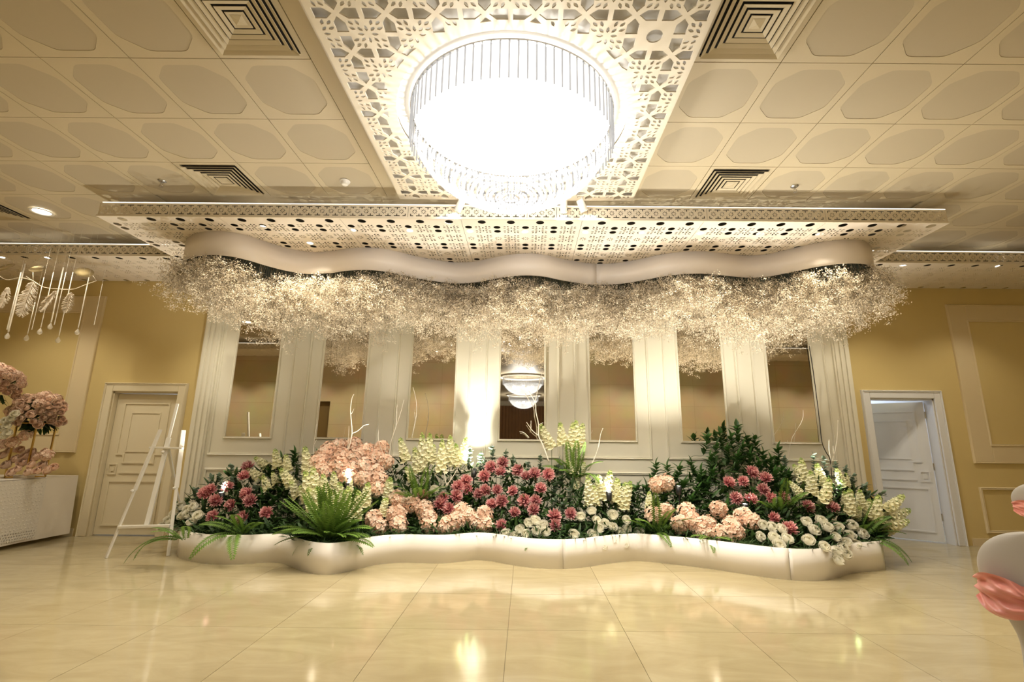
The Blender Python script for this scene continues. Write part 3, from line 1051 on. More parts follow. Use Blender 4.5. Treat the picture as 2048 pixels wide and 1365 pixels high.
# ---- chandelier
def chandelier_parts():
    P = []
    P.append(('base_plate', MB().lathe([(.001, .012), (.95, .012), (.95, .02)], 64).mesh('base_plate', mat('polished_white_plate', (.45, .45, .45), .12, metal=.9)), 1))
    P.append(('outer_trim', MB().lathe([(.945, -.04), (.960, -.042), (.960, .012), (.945, .012)], 96, close=True).mesh('outer_trim', M_whitepaint), 1))
    P.append(('upper_ring', MB().lathe([(.832, -.035), (.850, -.035), (.850, -.05), (.832, -.05)], 96, close=True).mesh('upper_ring', M_steel), 1))
    a, b, zc = .838, .69, -.075
    oct_f = [(0, 2, 4), (2, 1, 4), (1, 3, 4), (3, 0, 4), (2, 0, 5), (1, 2, 5), (3, 1, 5), (0, 3, 5)]
    # rows of beads down the bowl
    s0 = math.asin(.26 / b)
    rows = []
    th = s0
    while th < PI / 2:
        rows.append((a * math.cos(th), zc - b * math.sin(th)))
        th += .026 / math.hypot(a * math.sin(th), b * math.cos(th))
    tier = []
    for i in range(0, len(rows), 3):
        mb = MB()
        for k, (r, z) in enumerate(rows[i:i + 3]):
            rr = r + (.012 if k == 0 else 0)
            n = max(4, int(2 * PI * rr / .024))
            for q in range(n):
                an = 2 * PI * (q + .5 * (k % 2)) / n
                s = .0105 * random.uniform(.8, 1.15)
                cx, cy, cz = rr * math.cos(an), rr * math.sin(an), z + random.uniform(-.004, .004)
                mb.add([(cx + s, cy, cz), (cx - s, cy, cz), (cx, cy + s, cz), (cx, cy - s, cz), (cx, cy, cz + s * 1.3), (cx, cy, cz - s * 1.3)], oct_f)
        tier.append(mb.mesh('bead_tier', M_crystal))
    for m in tier:
        P.append(('bead_tier', m, 1))
    # inner diffuser bowl the beads hang around, lit by the bulbs
    P.append(('inner_bowl', MB().lathe([(.79 * math.cos(x), zc - .64 * math.sin(x)) for x in np.linspace(.30, PI / 2 - .002, 14)], 40).mesh('inner_bowl', crystal('lit_frosted_bowl', 0.35, .78), True), 1))
    rod = MB().tube([(0, 0, -.045), (0, 0, -.335)], .0065, 6).mesh('crystal_rod', M_rod)
    return P, rod


CH_P, CH_ROD = chandelier_parts()


def chandelier(x, y, label, power):
    t = thing('chandelier', label, 'chandelier', (x, y, H), 'crystal chandeliers')
    for n, m, _ in CH_P:
        o = obj(n, m, t)
        if n == 'bead_tier':
            o['kind'] = 'stuff'
    for k in range(84):
        an = 2 * PI * k / 84
        obj('crystal_rod', CH_ROD, t, (.838 * math.cos(an), .838 * math.sin(an), 0))
    for k in range(5):
        an = 2 * PI * k / 5 + .3
        l = lamp('chandelier_lamp', 'POINT', (.38 * math.cos(an), .38 * math.sin(an), -.46), power / 5, (1.0, .965, .92), .05)
        l.parent = t


chandelier(CHX, CHY, 'huge round crystal bead chandelier glowing white on the ceiling', P_CHAND)
chandelier(-.1, -5.6, 'crystal chandelier behind the viewer, seen in the middle mirror', P_CHAND * 2.6)
chandelier(-.1, -13.2, 'farthest crystal chandelier, small in the middle mirror', P_CHAND * 1.3)

# curtain at the far end of the hall, seen in the middle mirror
ct = thing('curtain', 'brown pleated curtain seen in the lower middle mirror', 'curtain', (0, -17.1, 0))
for k in range(6):
    x0 = -6.9 + 2.3 * k
    obj('curtain_panel', MB().grid(lambda u, v: (x0 + 2.3 * u, .05 * math.sin(u * 2 * PI * 11), 3.72 * v + .01), 132, 1).mesh('curtain_panel', M_curtain, True), ct)

# ================================================================== RIBBON AND HANGING BABY'S BREATH
rib_px = [(372, 481), (391, 467), (424, 462), (462, 464), (501, 473), (540, 486), (578, 497), (620, 504), (662, 502), (694, 497), (727, 495), (759, 496.5), (791, 502), (839, 514), (888, 522.5), (920, 525), (952, 522.5), (1002, 512), (1044, 507), (1086, 509), (1128, 518.5), (1182, 527), (1233, 526), (1279, 518.5), (1317, 510), (1359, 504), (1405, 502.6), (1451, 507), (1493, 511), (1535, 508), (1581, 497.6), (1632, 486), (1674, 480), (1708, 479), (1733, 484), (1743, 502)]
rib = [at_z(x, y, SOF) for x, y in rib_px]
rib = [(p.x, p.y) for p in rib]
rib = [(rib[0][0] + .02, 6.55), (rib[0][0] - .06, 6.1), (rib[0][0] - .05, 5.75)] + rib + [(rib[-1][0] + .03, 5.95), (rib[-1][0] + .0, 6.3), (rib[-1][0] - .06, 6.55)]
RIBC = catmull(rib, 5)
RB = SOF - .302
ribbon = thing('wave_fascia', 'blush white wavy fascia band hanging under the perforated canopy', 'fascia', (0, 0, 0))
seam = next(i for i, p in enumerate(RIBC) if p[0] > .885)


def wall_band(pts, z0, z1, th, m, name):
    """A thin upright band along a plan curve, th thick towards +normal."""
    mb = MB()
    n = len(pts)
    off = []
    for i in range(n):
        a, b = Vector(pts[max(i - 1, 0)]), Vector(pts[min(i + 1, n - 1)])
        d = (b - a).normalized()
        off.append((pts[i][0] - d.y * th, pts[i][1] + d.x * th))
    vs = [(x, y, z) for z in (z0, z1) for x, y in pts] + [(x, y, z) for z in (z0, z1) for x, y in off]
    fs = []
    for i in range(n - 1):
        fs += [(i, i + 1, n + i + 1, n + i), (2 * n + i + 1, 2 * n + i, 3 * n + i, 3 * n + i + 1), (i + 1, i, 2 * n + i, 2 * n + i + 1), (n + i, n + i + 1, 3 * n + i + 1, 3 * n + i)]
    fs += [(0, n, 3 * n, 2 * n), (n - 1, 3 * n - 1, 4 * n - 1, 2 * n - 1)]
    mb.add(vs, fs)
    return mb.mesh(name, m, False)


def smooth_by_angle(me):
    me.polygons.foreach_set('use_smooth', [abs(p.normal.z) < .5 for p in me.polygons])
    return me


obj('fascia_panel', smooth_by_angle(wall_band(RIBC[:seam + 1], RB, SOF - .003, .012, M_ribbon, 'fascia_panel')), ribbon)
p0 = RIBC[seam]
obj('fascia_panel', smooth_by_angle(wall_band([(p0[0] + .003, p0[1])] + RIBC[seam + 1:], RB, SOF - .003, .012, M_ribbon, 'fascia_panel')), ribbon)
# the dark mounting grid the stems are tied to
gm = MB()
inner = [(x, y + .03) for x, y in RIBC if y < 6.5]
mesh_top = [(x, y, RB + .03) for x, y in inner] + [(inner[-1][0], 6.55, RB + .03), (inner[0][0], 6.55, RB + .03)]
n = len(inner)
gm.add([(x, y, RB + .05) for x, y in inner] + [(x, 6.55, RB + .05) for x, y in inner], [(i, i + 1, n + i + 1, n + i) for i in range(n - 1)])
obj('mounting_mesh', gm.mesh('mounting_mesh', mat('dark_green_netting', (.03, .04, .03), .9)), ribbon)


def in_x(x):
    """front y of the ribbon at x"""
    return float(np.interp(x, [q[0] for q in rib[3:-3]], [q[1] for q in rib[3:-3]]))


def gypsophila():
    """hanging sprays; every spray ends in small umbels of tiny cup-shaped blossoms on hair-thin stalks"""
    rng = RNG
    NS, NU, NB = 2900, 7, 16
    x = rng.uniform(-4.20, 4.30, NS)
    yf = np.array([in_x(q) for q in x])
    fr = rng.random(NS) ** 1.6
    y = yf + .02 + fr * (6.62 - yf)
    edge = np.clip((np.abs(x) - 3.6) / .6, 0, 1)
    root = np.stack([x, y, np.full(NS, RB + .04)], 1)
    low = .07 * np.sin(x * 2.1 + 1) + .05 * np.sin(x * 5.3) + .04 * np.sin(x * 9.7 + 2)
    L = rng.uniform(.20, .80, NS) + low
    L = L * (1 - .22 * edge)
    tip = root + np.stack([np.sign(x) * edge * rng.uniform(0, .24, NS) + rng.normal(0, .05, NS), -(1 - fr) * rng.uniform(0, .30, NS) + rng.normal(0, .04, NS), -L], 1)
    tip[:, 1] = np.minimum(tip[:, 1], 6.85)
    w = rng.random((NS, NU)) ** .55
    node = root[:, None] + (tip - root)[:, None] * (.15 + .80 * w)[..., None]
    um = node + rng.normal(0, 1, (NS, NU, 3)) * (.025 + .045 * w)[..., None] + np.array([0, 0, -.03])
    um[..., 2] = np.minimum(um[..., 2], RB - .02)
    um[..., 1] = np.minimum(um[..., 1], 6.93)
    bl = um[:, :, None] + rng.normal(0, 1, (NS, NU, NB, 3)) * np.array([.026, .026, .019])
    tone = np.clip(rng.uniform(.45, 1.05, (NS, 1, 1)) * rng.uniform(.75, 1.1, (NS, NU, 1)) * rng.uniform(.7, 1.15, (NS, NU, NB)), 0, 1)
    P = bl.reshape(-1, 3)
    n = len(P)
    r = rng.uniform(.0055, .0105, n)[:, None]
    ax = rng.normal(0, 1, (n, 3))
    ax[:, 2] -= .7
    ax /= np.linalg.norm(ax, axis=1)[:, None]
    u = np.cross(ax, rng.normal(0, 1, (n, 3)))
    u /= np.linalg.norm(u, axis=1)[:, None] + 1e-9
    v = np.cross(ax, u)
    Vb = np.stack([P - ax * r * .7, P + u * r, P - u * r * .5 + v * r * .87, P - u * r * .5 - v * r * .87], 1).reshape(-1, 3)
    k = np.arange(n)[:, None] * 4
    Fb = np.concatenate([k + [0, 1, 2], k + [0, 2, 3], k + [0, 3, 1]])
    Tb = np.repeat(.35 + .65 * tone.reshape(-1), 4)
    # stalks: main stems, umbel stalks, every third pedicel
    A = np.concatenate([root, np.repeat(root, NU, 0) * .25 + node.reshape(-1, 3) * .75, np.repeat(um.reshape(-1, 3), 5, 0)])
    B = np.concatenate([tip, um.reshape(-1, 3), bl[:, :, :5].reshape(-1, 3)])
    W = np.concatenate([np.full(NS, .0016), np.full(NS * NU, .0010), np.full(NS * NU * 5, .0007)])[:, None]
    sd = np.cross(B - A, rng.normal(0, 1, A.shape))
    sd = sd / (np.linalg.norm(sd, axis=1)[:, None] + 1e-9) * W
    Vs = np.stack([A - sd, A + sd, B + sd * .6, B - sd * .6], 1).reshape(-1, 3)
    m = len(A)
    ks = np.arange(m)[:, None] * 4 + len(Vb)
    Fs = np.concatenate([ks + [0, 1, 2], ks + [0, 2, 3]])
    Ts = np.repeat(rng.uniform(0, .28, m), 4)
    V = np.concatenate([Vb, Vs]).astype(np.float32)
    F = np.concatenate([Fb, Fs]).astype(np.int32)
    me = bpy.data.meshes.new('babys_breath')
    me.vertices.add(len(V))
    me.vertices.foreach_set('co', V.ravel())
    me.loops.add(F.size)
    me.loops.foreach_set('vertex_index', F.ravel())
    me.polygons.add(len(F))
    me.polygons.foreach_set('loop_start', np.arange(0, F.size, 3, dtype=np.int32))
    me.update(calc_edges=True)
    a = me.attributes.new('t', 'FLOAT', 'POINT')
    a.data.foreach_set('value', np.concatenate([Tb, Ts]).astype(np.float32))
    me.materials.append(M_gyp)
    return me


tag(obj('babys_breath', gypsophila()), 'cloud of dried cream baby\'s breath hanging under the wavy fascia', 'flowers', kind='stuff')

# ================================================================== PLANTER
pl_px = [(353.5, 1112.7), (372, 1121), (402, 1127), (439, 1130), (489, 1129), (539, 1126), (564, 1128), (589, 1137.5), (614, 1146), (651, 1150.5), (688, 1146), (713, 1140), (751, 1131), (800, 1126.5), (850, 1127.5), (887, 1127.5), (924, 1124), (954, 1121), (986, 1124), (1024, 1131), (1074, 1137.5), (1126, 1139), (1173, 1135), (1210, 1129), (1243, 1125), (1277, 1123), (1323, 1127), (1415, 1138), (1507, 1152), (1572, 1160.5), (1615, 1163), (1655, 1161), (1680, 1155), (1704, 1148), (1738, 1144.5), (1772, 1140.5)]
PH = .30
plw = [at_z(x, y, 0) for x, y in pl_px]
plc = [(p.x, p.y) for p in plw]
pl_in = [(plc[0][0] + .05, 6.9), (plc[0][0] - .10, 6.5), (plc[0][0] - .09, 6.2)] + plc
PLC = catmull(pl_in, 5)
corner = PLC[-1]
planter = thing('planter', 'low wavy white planter box holding the whole flower display', 'planter', (0, 0, 0))
s1 = next(i for i, p in enumerate(PLC) if p[0] > .425)
s2 = next(i for i, p in enumerate(PLC) if p[0] > 2.66)
for a, b in ((0, s1), (s1, s2), (s2, len(PLC) - 1)):
    pts = PLC[a:b + 1]
    if a:
        pts = [(pts[0][0] + .004, pts[0][1])] + pts[1:]
    obj('front_panel', smooth_by_angle(wall_band(pts, 0, PH, .015, M_planter, 'front_panel')), planter)
obj('end_panel', wall_band([corner, (corner[0] + .12, 6.25), (corner[0] + .12, 6.9)], 0, PH, .015, M_planter, 'end_panel'), planter)
fr = [(x, y + .018) for x, y in PLC if y < 6.85]
n = len(fr)
bed = MB().add([(x, y, PH - .05) for x, y in fr] + [(x, max(y, 6.88), PH - .05) for x, y in fr], [(i, i + 1, n + i + 1, n + i) for i in range(n - 1)])
bed.add([(x, 6.88, 0) for x in (-4.05, 4.1)] + [(x, 6.88, PH) for x in (-4.05, 4.1)], [(0, 1, 3, 2)])
obj('moss_bed', bed.mesh('moss_bed', M_bed), planter)
FXP = [p[0] for p in pl_px]
FYW = [p.y for p in plw]


def y_front(px):
    return float(np.interp(px, FXP, FYW))


def mound_y(px, py):
    t = (1092 - py) / 225
    yf = y_front(px)
    t = max(-.12, min(1, t))
    return yf + .10 + t * (6.75 - yf - .10)


def base_of(head):
    """where the stem of a bloom stands in the bed"""
    px, _ = to_px((head.x, head.y, .3))
    yy = max(head.y + .06, y_front(min(max(px, 356), 1770)) + .09)
    return Vector((max(-3.98, min(4.05, head.x * .985)), min(yy, 6.8), PH - .05))


# ---- bloom meshes
def petal(mb, base, d, up, L, w, cup=.3, t0=0., t1=1., n=2):
    """a petal: 3 x (n+1) patch from base along d, bending towards up"""
    d = d.normalized()
    s = d.cross(up).normalized()
    nn = s.cross(d).normalized()
    vs, ts = [], []
    for j in range(n + 1):
        v = j / n
        wd = w * (math.sin(PI * (.18 + .72 * v)))
        c = base + d * (L * v) + nn * (cup * L * v * v)
        for q in (-1, 0, 1):
            vs.append(c + s * (wd * .5 * q) + nn * (abs(q) * cup * w * .35))
            ts.append(t0 + (t1 - t0) * v)
    fs = []
    for j in range(n):
        for q in range(2):
            a = j * 3 + q
            fs.append((a, a + 1, a + 4, a + 3))
    mb.add(vs, fs, ts)


def rose_mesh(m, seed, r=.042):
    """nested cup petals, each a patch of a shell whose rim flares out"""
    rd = random.Random(seed)
    mb = MB()
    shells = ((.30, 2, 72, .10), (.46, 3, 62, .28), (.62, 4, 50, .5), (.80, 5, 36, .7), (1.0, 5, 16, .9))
    for si, (rs, k, top, tv) in enumerate(shells):
        for q in range(k):
            a0 = 2 * PI * (q + .37 * si + rd.uniform(-.06, .06)) / k
            half = PI / k * 1.32
            tp = math.radians(top + rd.uniform(-7, 7))
            lean = rd.uniform(.94, 1.08)

            def fn(u, v, rs=rs, a0=a0, half=half, tp=tp, lean=lean):
                a = a0 + (u * 2 - 1) * half
                e = math.radians(-75) + (tp - math.radians(-75)) * v
                e -= math.radians(16) * (u * 2 - 1) ** 2 * v
                fl = 1 + .20 * max(0, v - .65) / .35 * (1 if si > 1 else .3)
                rr = r * rs * lean * fl * (1 + .05 * (u * 2 - 1))
                return (rr * math.cos(e) * math.cos(a), rr * math.cos(e) * math.sin(a), rr * math.sin(e) * .95 + r * .10 * (4 - si) / 4)
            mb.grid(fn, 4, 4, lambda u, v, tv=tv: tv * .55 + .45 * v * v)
    return mb.mesh('rose_bloom', m, True, True)


def mum_mesh(seed, r=.062):
    rd = random.Random(seed)
    mb = MB()
    N = 74
    for i in range(N):
        z = 1 - 1.25 * (i + .5) / N
        a = i * 2.39996
        rr = math.sqrt(max(0, 1 - z * z))
        d = Vector((rr * math.cos(a), rr * math.sin(a), z + .12)).normalized()
        d = (d + Vector((rd.uniform(-.13, .13), rd.uniform(-.13, .13), rd.uniform(-.13, .13)))).normalized()
        up = Vector((0, 0, 1)) if abs(d.z) < .95 else Vector((1, 0, 0))
        L = r * rd.uniform(.62, .80)
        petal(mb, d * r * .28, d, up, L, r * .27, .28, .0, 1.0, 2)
    mb.lathe([(.001, r * .3), (r * .25, r * .2), (r * .3, -r * .1), (.001, -r * .2)], 8, t=0)
    return mb.mesh('mum_petals', M_mum, False, True)


def hyd_mesh(seed, r=.078):
    rd = random.Random(seed)
    mb = MB()
    N = 84
    for i in range(N):
        z = 1 - 1.3 * (i + .5) / N
        a = i * 2.39996 + rd.uniform(-.2, .2)
        rr = math.sqrt(max(0, 1 - z * z))
        nrm = Vector((rr * math.cos(a), rr * math.sin(a), z))
        c = nrm * r * rd.uniform(.78, 1.02)
        nrm = (nrm + Vector((rd.uniform(-.4, .4), rd.uniform(-.4, .4), rd.uniform(-.3, .3)))).normalized()
        u = nrm.orthogonal().normalized()
        u.rotate(Quaternion(nrm, rd.uniform(0, PI)))
        w = nrm.cross(u)
        s = r * rd.uniform(.20, .27)
        tv = rd.uniform(.25, 1)
        for q in range(4):
            an = q * PI / 2
            d = u * math.cos(an) + w * math.sin(an)
            e = u * math.cos(an + PI / 2) + w * math.sin(an + PI / 2)
            mb.add([c, c + d * s * .5 + e * s * .46 + nrm * s * .12, c + d * s * .95 + e * s * .3 + nrm * s * .24, c + d * s * .95 - e * s * .3 + nrm * s * .24, c + d * s * .5 - e * s * .46 + nrm * s * .12], [(0, 1, 2), (0, 2, 3), (0, 3, 4)], [tv * .4, tv, tv, tv, tv])
    return mb.mesh('hydrangea_florets', M_hyd, False, True)


def snap_mesh(seed, L=.30):
    """a cream spike standing along +z, florets largest below"""
    rd = random.Random(seed)
    mb = MB()
    N = 46
    for i in range(N):
        v = (i + .5) / N
        z = v * L
        rr = .040 * (1 - v) ** .55 + .004
        a = i * 2.39996
        dr = Vector((math.cos(a), math.sin(a), .35)).normalized()
        c = Vector((0, 0, z)) + Vector((dr.x, dr.y, 0)) * rr * .55
        s = .026 * (1 - v) ** .5 + .006
        u = dr.orthogonal().normalized()
        u.rotate(Quaternion(dr, rd.uniform(0, PI)))
        w = dr.cross(u)
        tv = max(0, min(1, v * 1.0 + rd.uniform(-.10, .10)))
        for q in range(4):
            an = q * PI / 2
            d = (u * math.cos(an) + w * math.sin(an)) * .85 + dr * .5
            e = u * math.cos(an + PI / 2) + w * math.sin(an + PI / 2)
            mb.add([c, c + d * s * .7 + e * s * .55, c + d * s * 1.1 + dr * s * .1, c + d * s * .7 - e * s * .55], [(0, 1, 2), (0, 2, 3)], tv)
    mb.tube([(0, 0, -.02), (0, 0, L * .95)], [.004, .002], 5, t=1)
    return mb.mesh('snapdragon_florets', M_snap, False, True)


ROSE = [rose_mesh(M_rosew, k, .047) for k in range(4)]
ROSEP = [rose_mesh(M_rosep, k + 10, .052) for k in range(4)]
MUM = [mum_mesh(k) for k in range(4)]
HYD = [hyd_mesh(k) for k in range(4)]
SNAP = [snap_mesh(k) for k in range(4)]
M_hydp = leafy('dusty_floret', [(0, (0.50, 0.24, 0.14)), (0.5, (0.78, 0.56, 0.42)), (1, (0.86, 0.70, 0.56))], 0.65, 0.10, 0.2)
HYDP = []
for me in HYD:
    m2 = me.copy()
    m2.materials[0] = M_hydp
    HYDP.append(m2)
STEM = MB().tube([(0, 0, 0), (0, 0, 1)], .0035, 5).mesh('stem', M_stem)
SEPAL = MB()
for q in range(5):
    a = 2 * PI * q / 5
    petal(SEPAL, Vector((0, 0, -.016)), Vector((math.cos(a), math.sin(a), .15)), Vector((0, 0, 1)), .034, .016, .1, .3, .6)
SEPAL = SEPAL.mesh('sepals', M_leaf, False, True)


def cut_flower(name, label, cat, group, head, mesh, part, face, scale=1., sepal=False):
    b = base_of(head)
    t = thing(name, label, cat, b, group)
    d = head - b
    obj('stem', STEM, t, (0, 0, 0), d.to_track_quat('Z', 'Y'), (1, 1, max(.02, d.length - .02)))
    q = Vector(face).to_track_quat('Z', 'Y') @ Quaternion((0, 0, 1), random.uniform(0, 2 * PI))
    o = obj(part, mesh, t, d, q, scale)
    if sepal:
        obj('sepals', SEPAL, o)
    return t


def facing(j=.35):
    return Vector((random.uniform(-j, j), -.85 + random.uniform(-.2, .2), .55 + random.uniform(-j, j))).normalized()


def spread(items, clusters, name, what, cat, meshes, part, sc, sepal=False, push=0.0):
    """items: photo positions; clusters: (x limit, phrase)"""
    lo = -1
    for hi, phrase in clusters:
        grp = sorted([p for p in items if lo <= p[0] < hi])
        for i, (px, py) in enumerate(grp):
            y = mound_y(px, py) - push
            h = at_y(px, py, y)
            cut_flower(name, '%s, %s %s' % (what, nth(i, len(grp)), phrase), cat, '%s %s' % (cat, phrase), h, meshes[(i * 7 + int(px)) % len(meshes)], part, facing() + (Vector((0, 0, .35)) if sepal else Vector()), sc * random.uniform(.9, 1.1), sepal)
        lo = hi


roses = [(361, 1013), (350, 1027), (375, 1019), (365, 1033), (387, 1014), (396, 1032), (383, 1045), (337, 1042), (327, 1054), (346, 1062), (376, 1029),
         (1011, 1068), (1031, 1073), (1049, 1088), (1040, 1059), (1059, 1047), (1071, 1041), (1086, 1051), (1074, 1064), (1091, 1064), (1053, 1069),
         (1148, 1069), (1162, 1034), (1183, 1022), (1186, 1071), (1193, 1041), (1198, 1057), (1209, 1049), (1226, 1031), (1224, 1055), (1240, 1065), (1253, 1040), (1254, 1058), (1224, 1080), (1206, 1090), (1248, 1088), (1278, 1066), (1265, 1078),
         (1527, 1051), (1545, 1055), (1565, 1058), (1521, 1074), (1548, 1075), (1575, 1078), (1558, 1091), (1612, 1044), (1629, 1060), (1617, 1081), (1649, 1094), (1655, 1054), (1671, 1074), (1678, 1055), (1700, 1071), (1692, 1085), (1712, 1089), (1686, 1097), (1674, 1103), (1692, 1109), (1677, 1121), (1726, 1068), (1704, 1052), (1643, 1041)]
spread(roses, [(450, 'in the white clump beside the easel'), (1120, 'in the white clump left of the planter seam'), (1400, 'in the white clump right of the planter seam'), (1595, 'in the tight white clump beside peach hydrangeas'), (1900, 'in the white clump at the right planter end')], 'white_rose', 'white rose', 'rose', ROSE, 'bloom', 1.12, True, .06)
spread([(869, 979)], [(2000, 'under the cream spikes left of centre')], 'white_rose', 'white rose', 'rose', ROSE, 'bloom', 1.12, True)
mums = [(421, 981), (456, 976), (488, 954), (494, 989), (432, 1003), (463, 1012), (426, 1034), (487, 1037), (497, 935), (501, 1003), (533, 1027), (409, 988),
        (846, 994), (886, 998), (912, 994), (898, 1019), (880, 1010), (932, 963), (936, 979), (982, 936), (1006, 927), (969, 954), (1001, 946), (957, 989), (970, 982), (994, 981), (1004, 1004), (983, 1011), (1036, 942), (1052, 955), (1069, 949), (1096, 950), (1081, 979), (1026, 984), (1049, 1002), (1071, 1004), (1068, 1021), (1029, 1027), (1003, 1052), (1110, 1052), (1108, 1034), (1141, 1029), (916, 974),
        (1457, 967), (1486, 964), (1503, 946), (1531, 958), (1526, 981), (1472, 998), (1501, 1001), (1541, 997), (1566, 998), (1615, 1015), (1548, 1038), (1664, 1017), (1578, 1060)]
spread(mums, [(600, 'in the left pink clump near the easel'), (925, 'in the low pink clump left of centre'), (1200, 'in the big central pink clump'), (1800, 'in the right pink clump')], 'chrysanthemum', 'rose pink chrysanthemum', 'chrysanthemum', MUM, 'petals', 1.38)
hyds = [(636, 927), (648, 912), (658, 902), (678, 895), (708, 892), (683, 912), (708, 915), (733, 905), (753, 915), (763, 898), (701, 937), (733, 934), (750, 945), (696, 952), (756, 960), (678, 932), (771, 925), (753, 979), (725, 960), (645, 945),
        (748, 1039), (756, 1056), (788, 1029), (793, 999), (797, 1027), (800, 1007), (797, 1052), (850, 1019), (857, 1039), (860, 1052), (922, 1024), (912, 1044), (932, 1032), (892, 1052), (952, 1046), (969, 1031), (972, 1051), (825, 1009),
        (1314, 971), (1332, 967), (1308, 1032), (1332, 1023), (1372, 1026), (1382, 1041), (1360, 1051), (1397, 1054), (1415, 1051), (1409, 1066), (1437, 1020), (1440, 1069), (1464, 1051), (1486, 1035), (1504, 1044), (1468, 1066)]
spread([h for h in hyds if h[1] < 982 and h[0] < 800], [(1000, 'in the tall peach mound')], 'hydrangea', 'peach hydrangea head', 'hydrangea', HYD, 'florets', 1.5)
spread([h for h in hyds if not (h[1] < 982 and h[0] < 800)], [(1000, 'in the low peach row left of centre'), (1345, 'in the peach row right of the planter seam'), (1700, 'in the low peach row on the right')], 'hydrangea', 'peach hydrangea head', 'hydrangea', HYD, 'florets', 1.4)

# ---- cream spikes: (tip, foot) photo positions
ZL = lambda x, y: (290 + x / 4.016, 840 + y / 4.016)
ZM = lambda x, y: (750 + x / 4.016, 820 + y / 4.016)
ZR = lambda x, y: (1200 + x / 3.251, 820 + y / 3.251)
sn = [(ZL, [(890, 310, 985, 385), (825, 400, 925, 470), (1045, 250, 1070, 390), (1130, 290, 1150, 420), (1285, 235, 1310, 430), (1095, 405, 1180, 530), (1025, 430, 1060, 520), (950, 460, 990, 570), (1175, 500, 1230, 630), (1290, 430, 1320, 640), (1350, 400, 1385, 600), (1315, 560, 1345, 730), (1380, 560, 1390, 735), (1430, 450, 1450, 590), (1515, 430, 1520, 570), (1485, 580, 1485, 760), (1565, 520, 1560, 700), (1630, 560, 1605, 810), (1715, 590, 1690, 805), (1790, 520, 1760, 700), (1650, 480, 1640, 600), (1950, 490, 1930, 610), (1940, 640, 1900, 780), (1250, 540, 1300, 660)]),
      (ZM, [(205, 245, 250, 420), (250, 470, 300, 570), (380, 212, 370, 490), (440, 212, 430, 440), (470, 290, 460, 420), (540, 265, 530, 510), (605, 225, 600, 430), (650, 290, 640, 460), (730, 240, 690, 440), (320, 320, 350, 510), (1335, 130, 1420, 310), (1488, 118, 1510, 285), (1590, 120, 1570, 310), (1615, 105, 1610, 310), (1668, 125, 1640, 295), (1545, 410, 1590, 505), (1680, 430, 1650, 525), (1640, 530, 1600, 640), (1710, 550, 1730, 770), (1800, 540, 1790, 710), (1890, 515, 1860, 720), (1950, 570, 1930, 740), (2010, 600, 1990, 800), (1755, 620, 1765, 770), (120, 560, 100, 750), (75, 720, 60, 850)]),
      (ZR, [(65, 410, 30, 590), (195, 480, 150, 650), (320, 540, 320, 640), (110, 460, 110, 610), (1310, 330, 1325, 480), (1370, 410, 1380, 560), (1235, 470, 1300, 545), (1490, 460, 1455, 615), (1410, 360, 1450, 490), (1540, 390, 1585, 500), (1600, 420, 1600, 500), (1625, 530, 1620, 690), (1590, 540, 1600, 650), (1810, 570, 1790, 740), (1690, 530, 1700, 650), (1965, 565, 1850, 670), (2005, 655, 1880, 710), (1995, 725, 1860, 775), (1750, 590, 1740, 700), (1690, 640, 1660, 710), (1260, 360, 1300, 430)])]
spikes = []
for fn, L in sn:
    for a, b, c, d in L:
        spikes.append((fn(a, b), fn(c, d)))
spikes.sort(key=lambda s: s[1][0])
SCL = [(575, 'in the back row behind the left pink clump'), (790, 'in the cream sheaf above the big fern'), (945, 'in the cream sheaf left of centre'), (1168, 'in the tall cream sheaf right of centre'), (1310, 'in the cream row above the white roses'), (1640, 'behind the right pink clump'), (1900, 'in the cream sheaf at the right end')]
lo = 0
for hi, ph in SCL:
    gsp = [s for s in spikes if lo <= s[1][0] < hi]
    for i, (tp, ft) in enumerate(gsp):
        y = mound_y(ft[0], ft[1]) + .02
        if ph.startswith('in the tall'):
            y = max(y, 6.45)
        a = at_y(ft[0], ft[1], y)
        b = at_y(tp[0], tp[1], y + .03)
        d = b - a
        bs = base_of(a)
        t = thing('snapdragon', 'cream flower spike, %s %s' % (nth(i, len(gsp)), ph), 'snapdragon', bs, 'cream spikes ' + ph)
        sv = a - bs
        obj('stem', STEM, t, (0, 0, 0), sv.to_track_quat('Z', 'Y'), (1, 1, max(.02, sv.length)))
        L = d.length * 1.1
        k = L / .30
        obj('florets', SNAP[i % 4], t, sv, d.to_track_quat('Z', 'Y'), (max(1.2, min(1.75, k * 1.85)),) * 2 + (k,))
    lo = hi


# ---- foliage
def leaf_mesh(L, w, fold, m, name, n=4):
    mb = MB()
    vs, ts, fs = [], [], []
    for j in range(n + 1):
        v = j / n
        wd = w * .5 * math.sin(PI * min(1, .04 + .96 * v) ** .8) if 0 < j < n else .0008
        z = -.18 * L * v * v
        for q in (-1, 0, 1):
            vs.append((q * wd, L * v, z + (fold * wd if q else 0)))
            ts.append((.2 + .5 * v) if q == 0 else (.45 + .4 * v))
    for j in range(n):
        for q in range(2):
            a = j * 3 + q
            fs.append((a, a + 1, a + 4, a + 3))
    mb.add(vs, fs, ts)
    return mb.mesh(name, m, True, True)


LEAF = leaf_mesh(.085, .044, .35, M_leaf, 'leaf')
EUC = leaf_mesh(.042, .040, .15, M_euc, 'round_leaf')


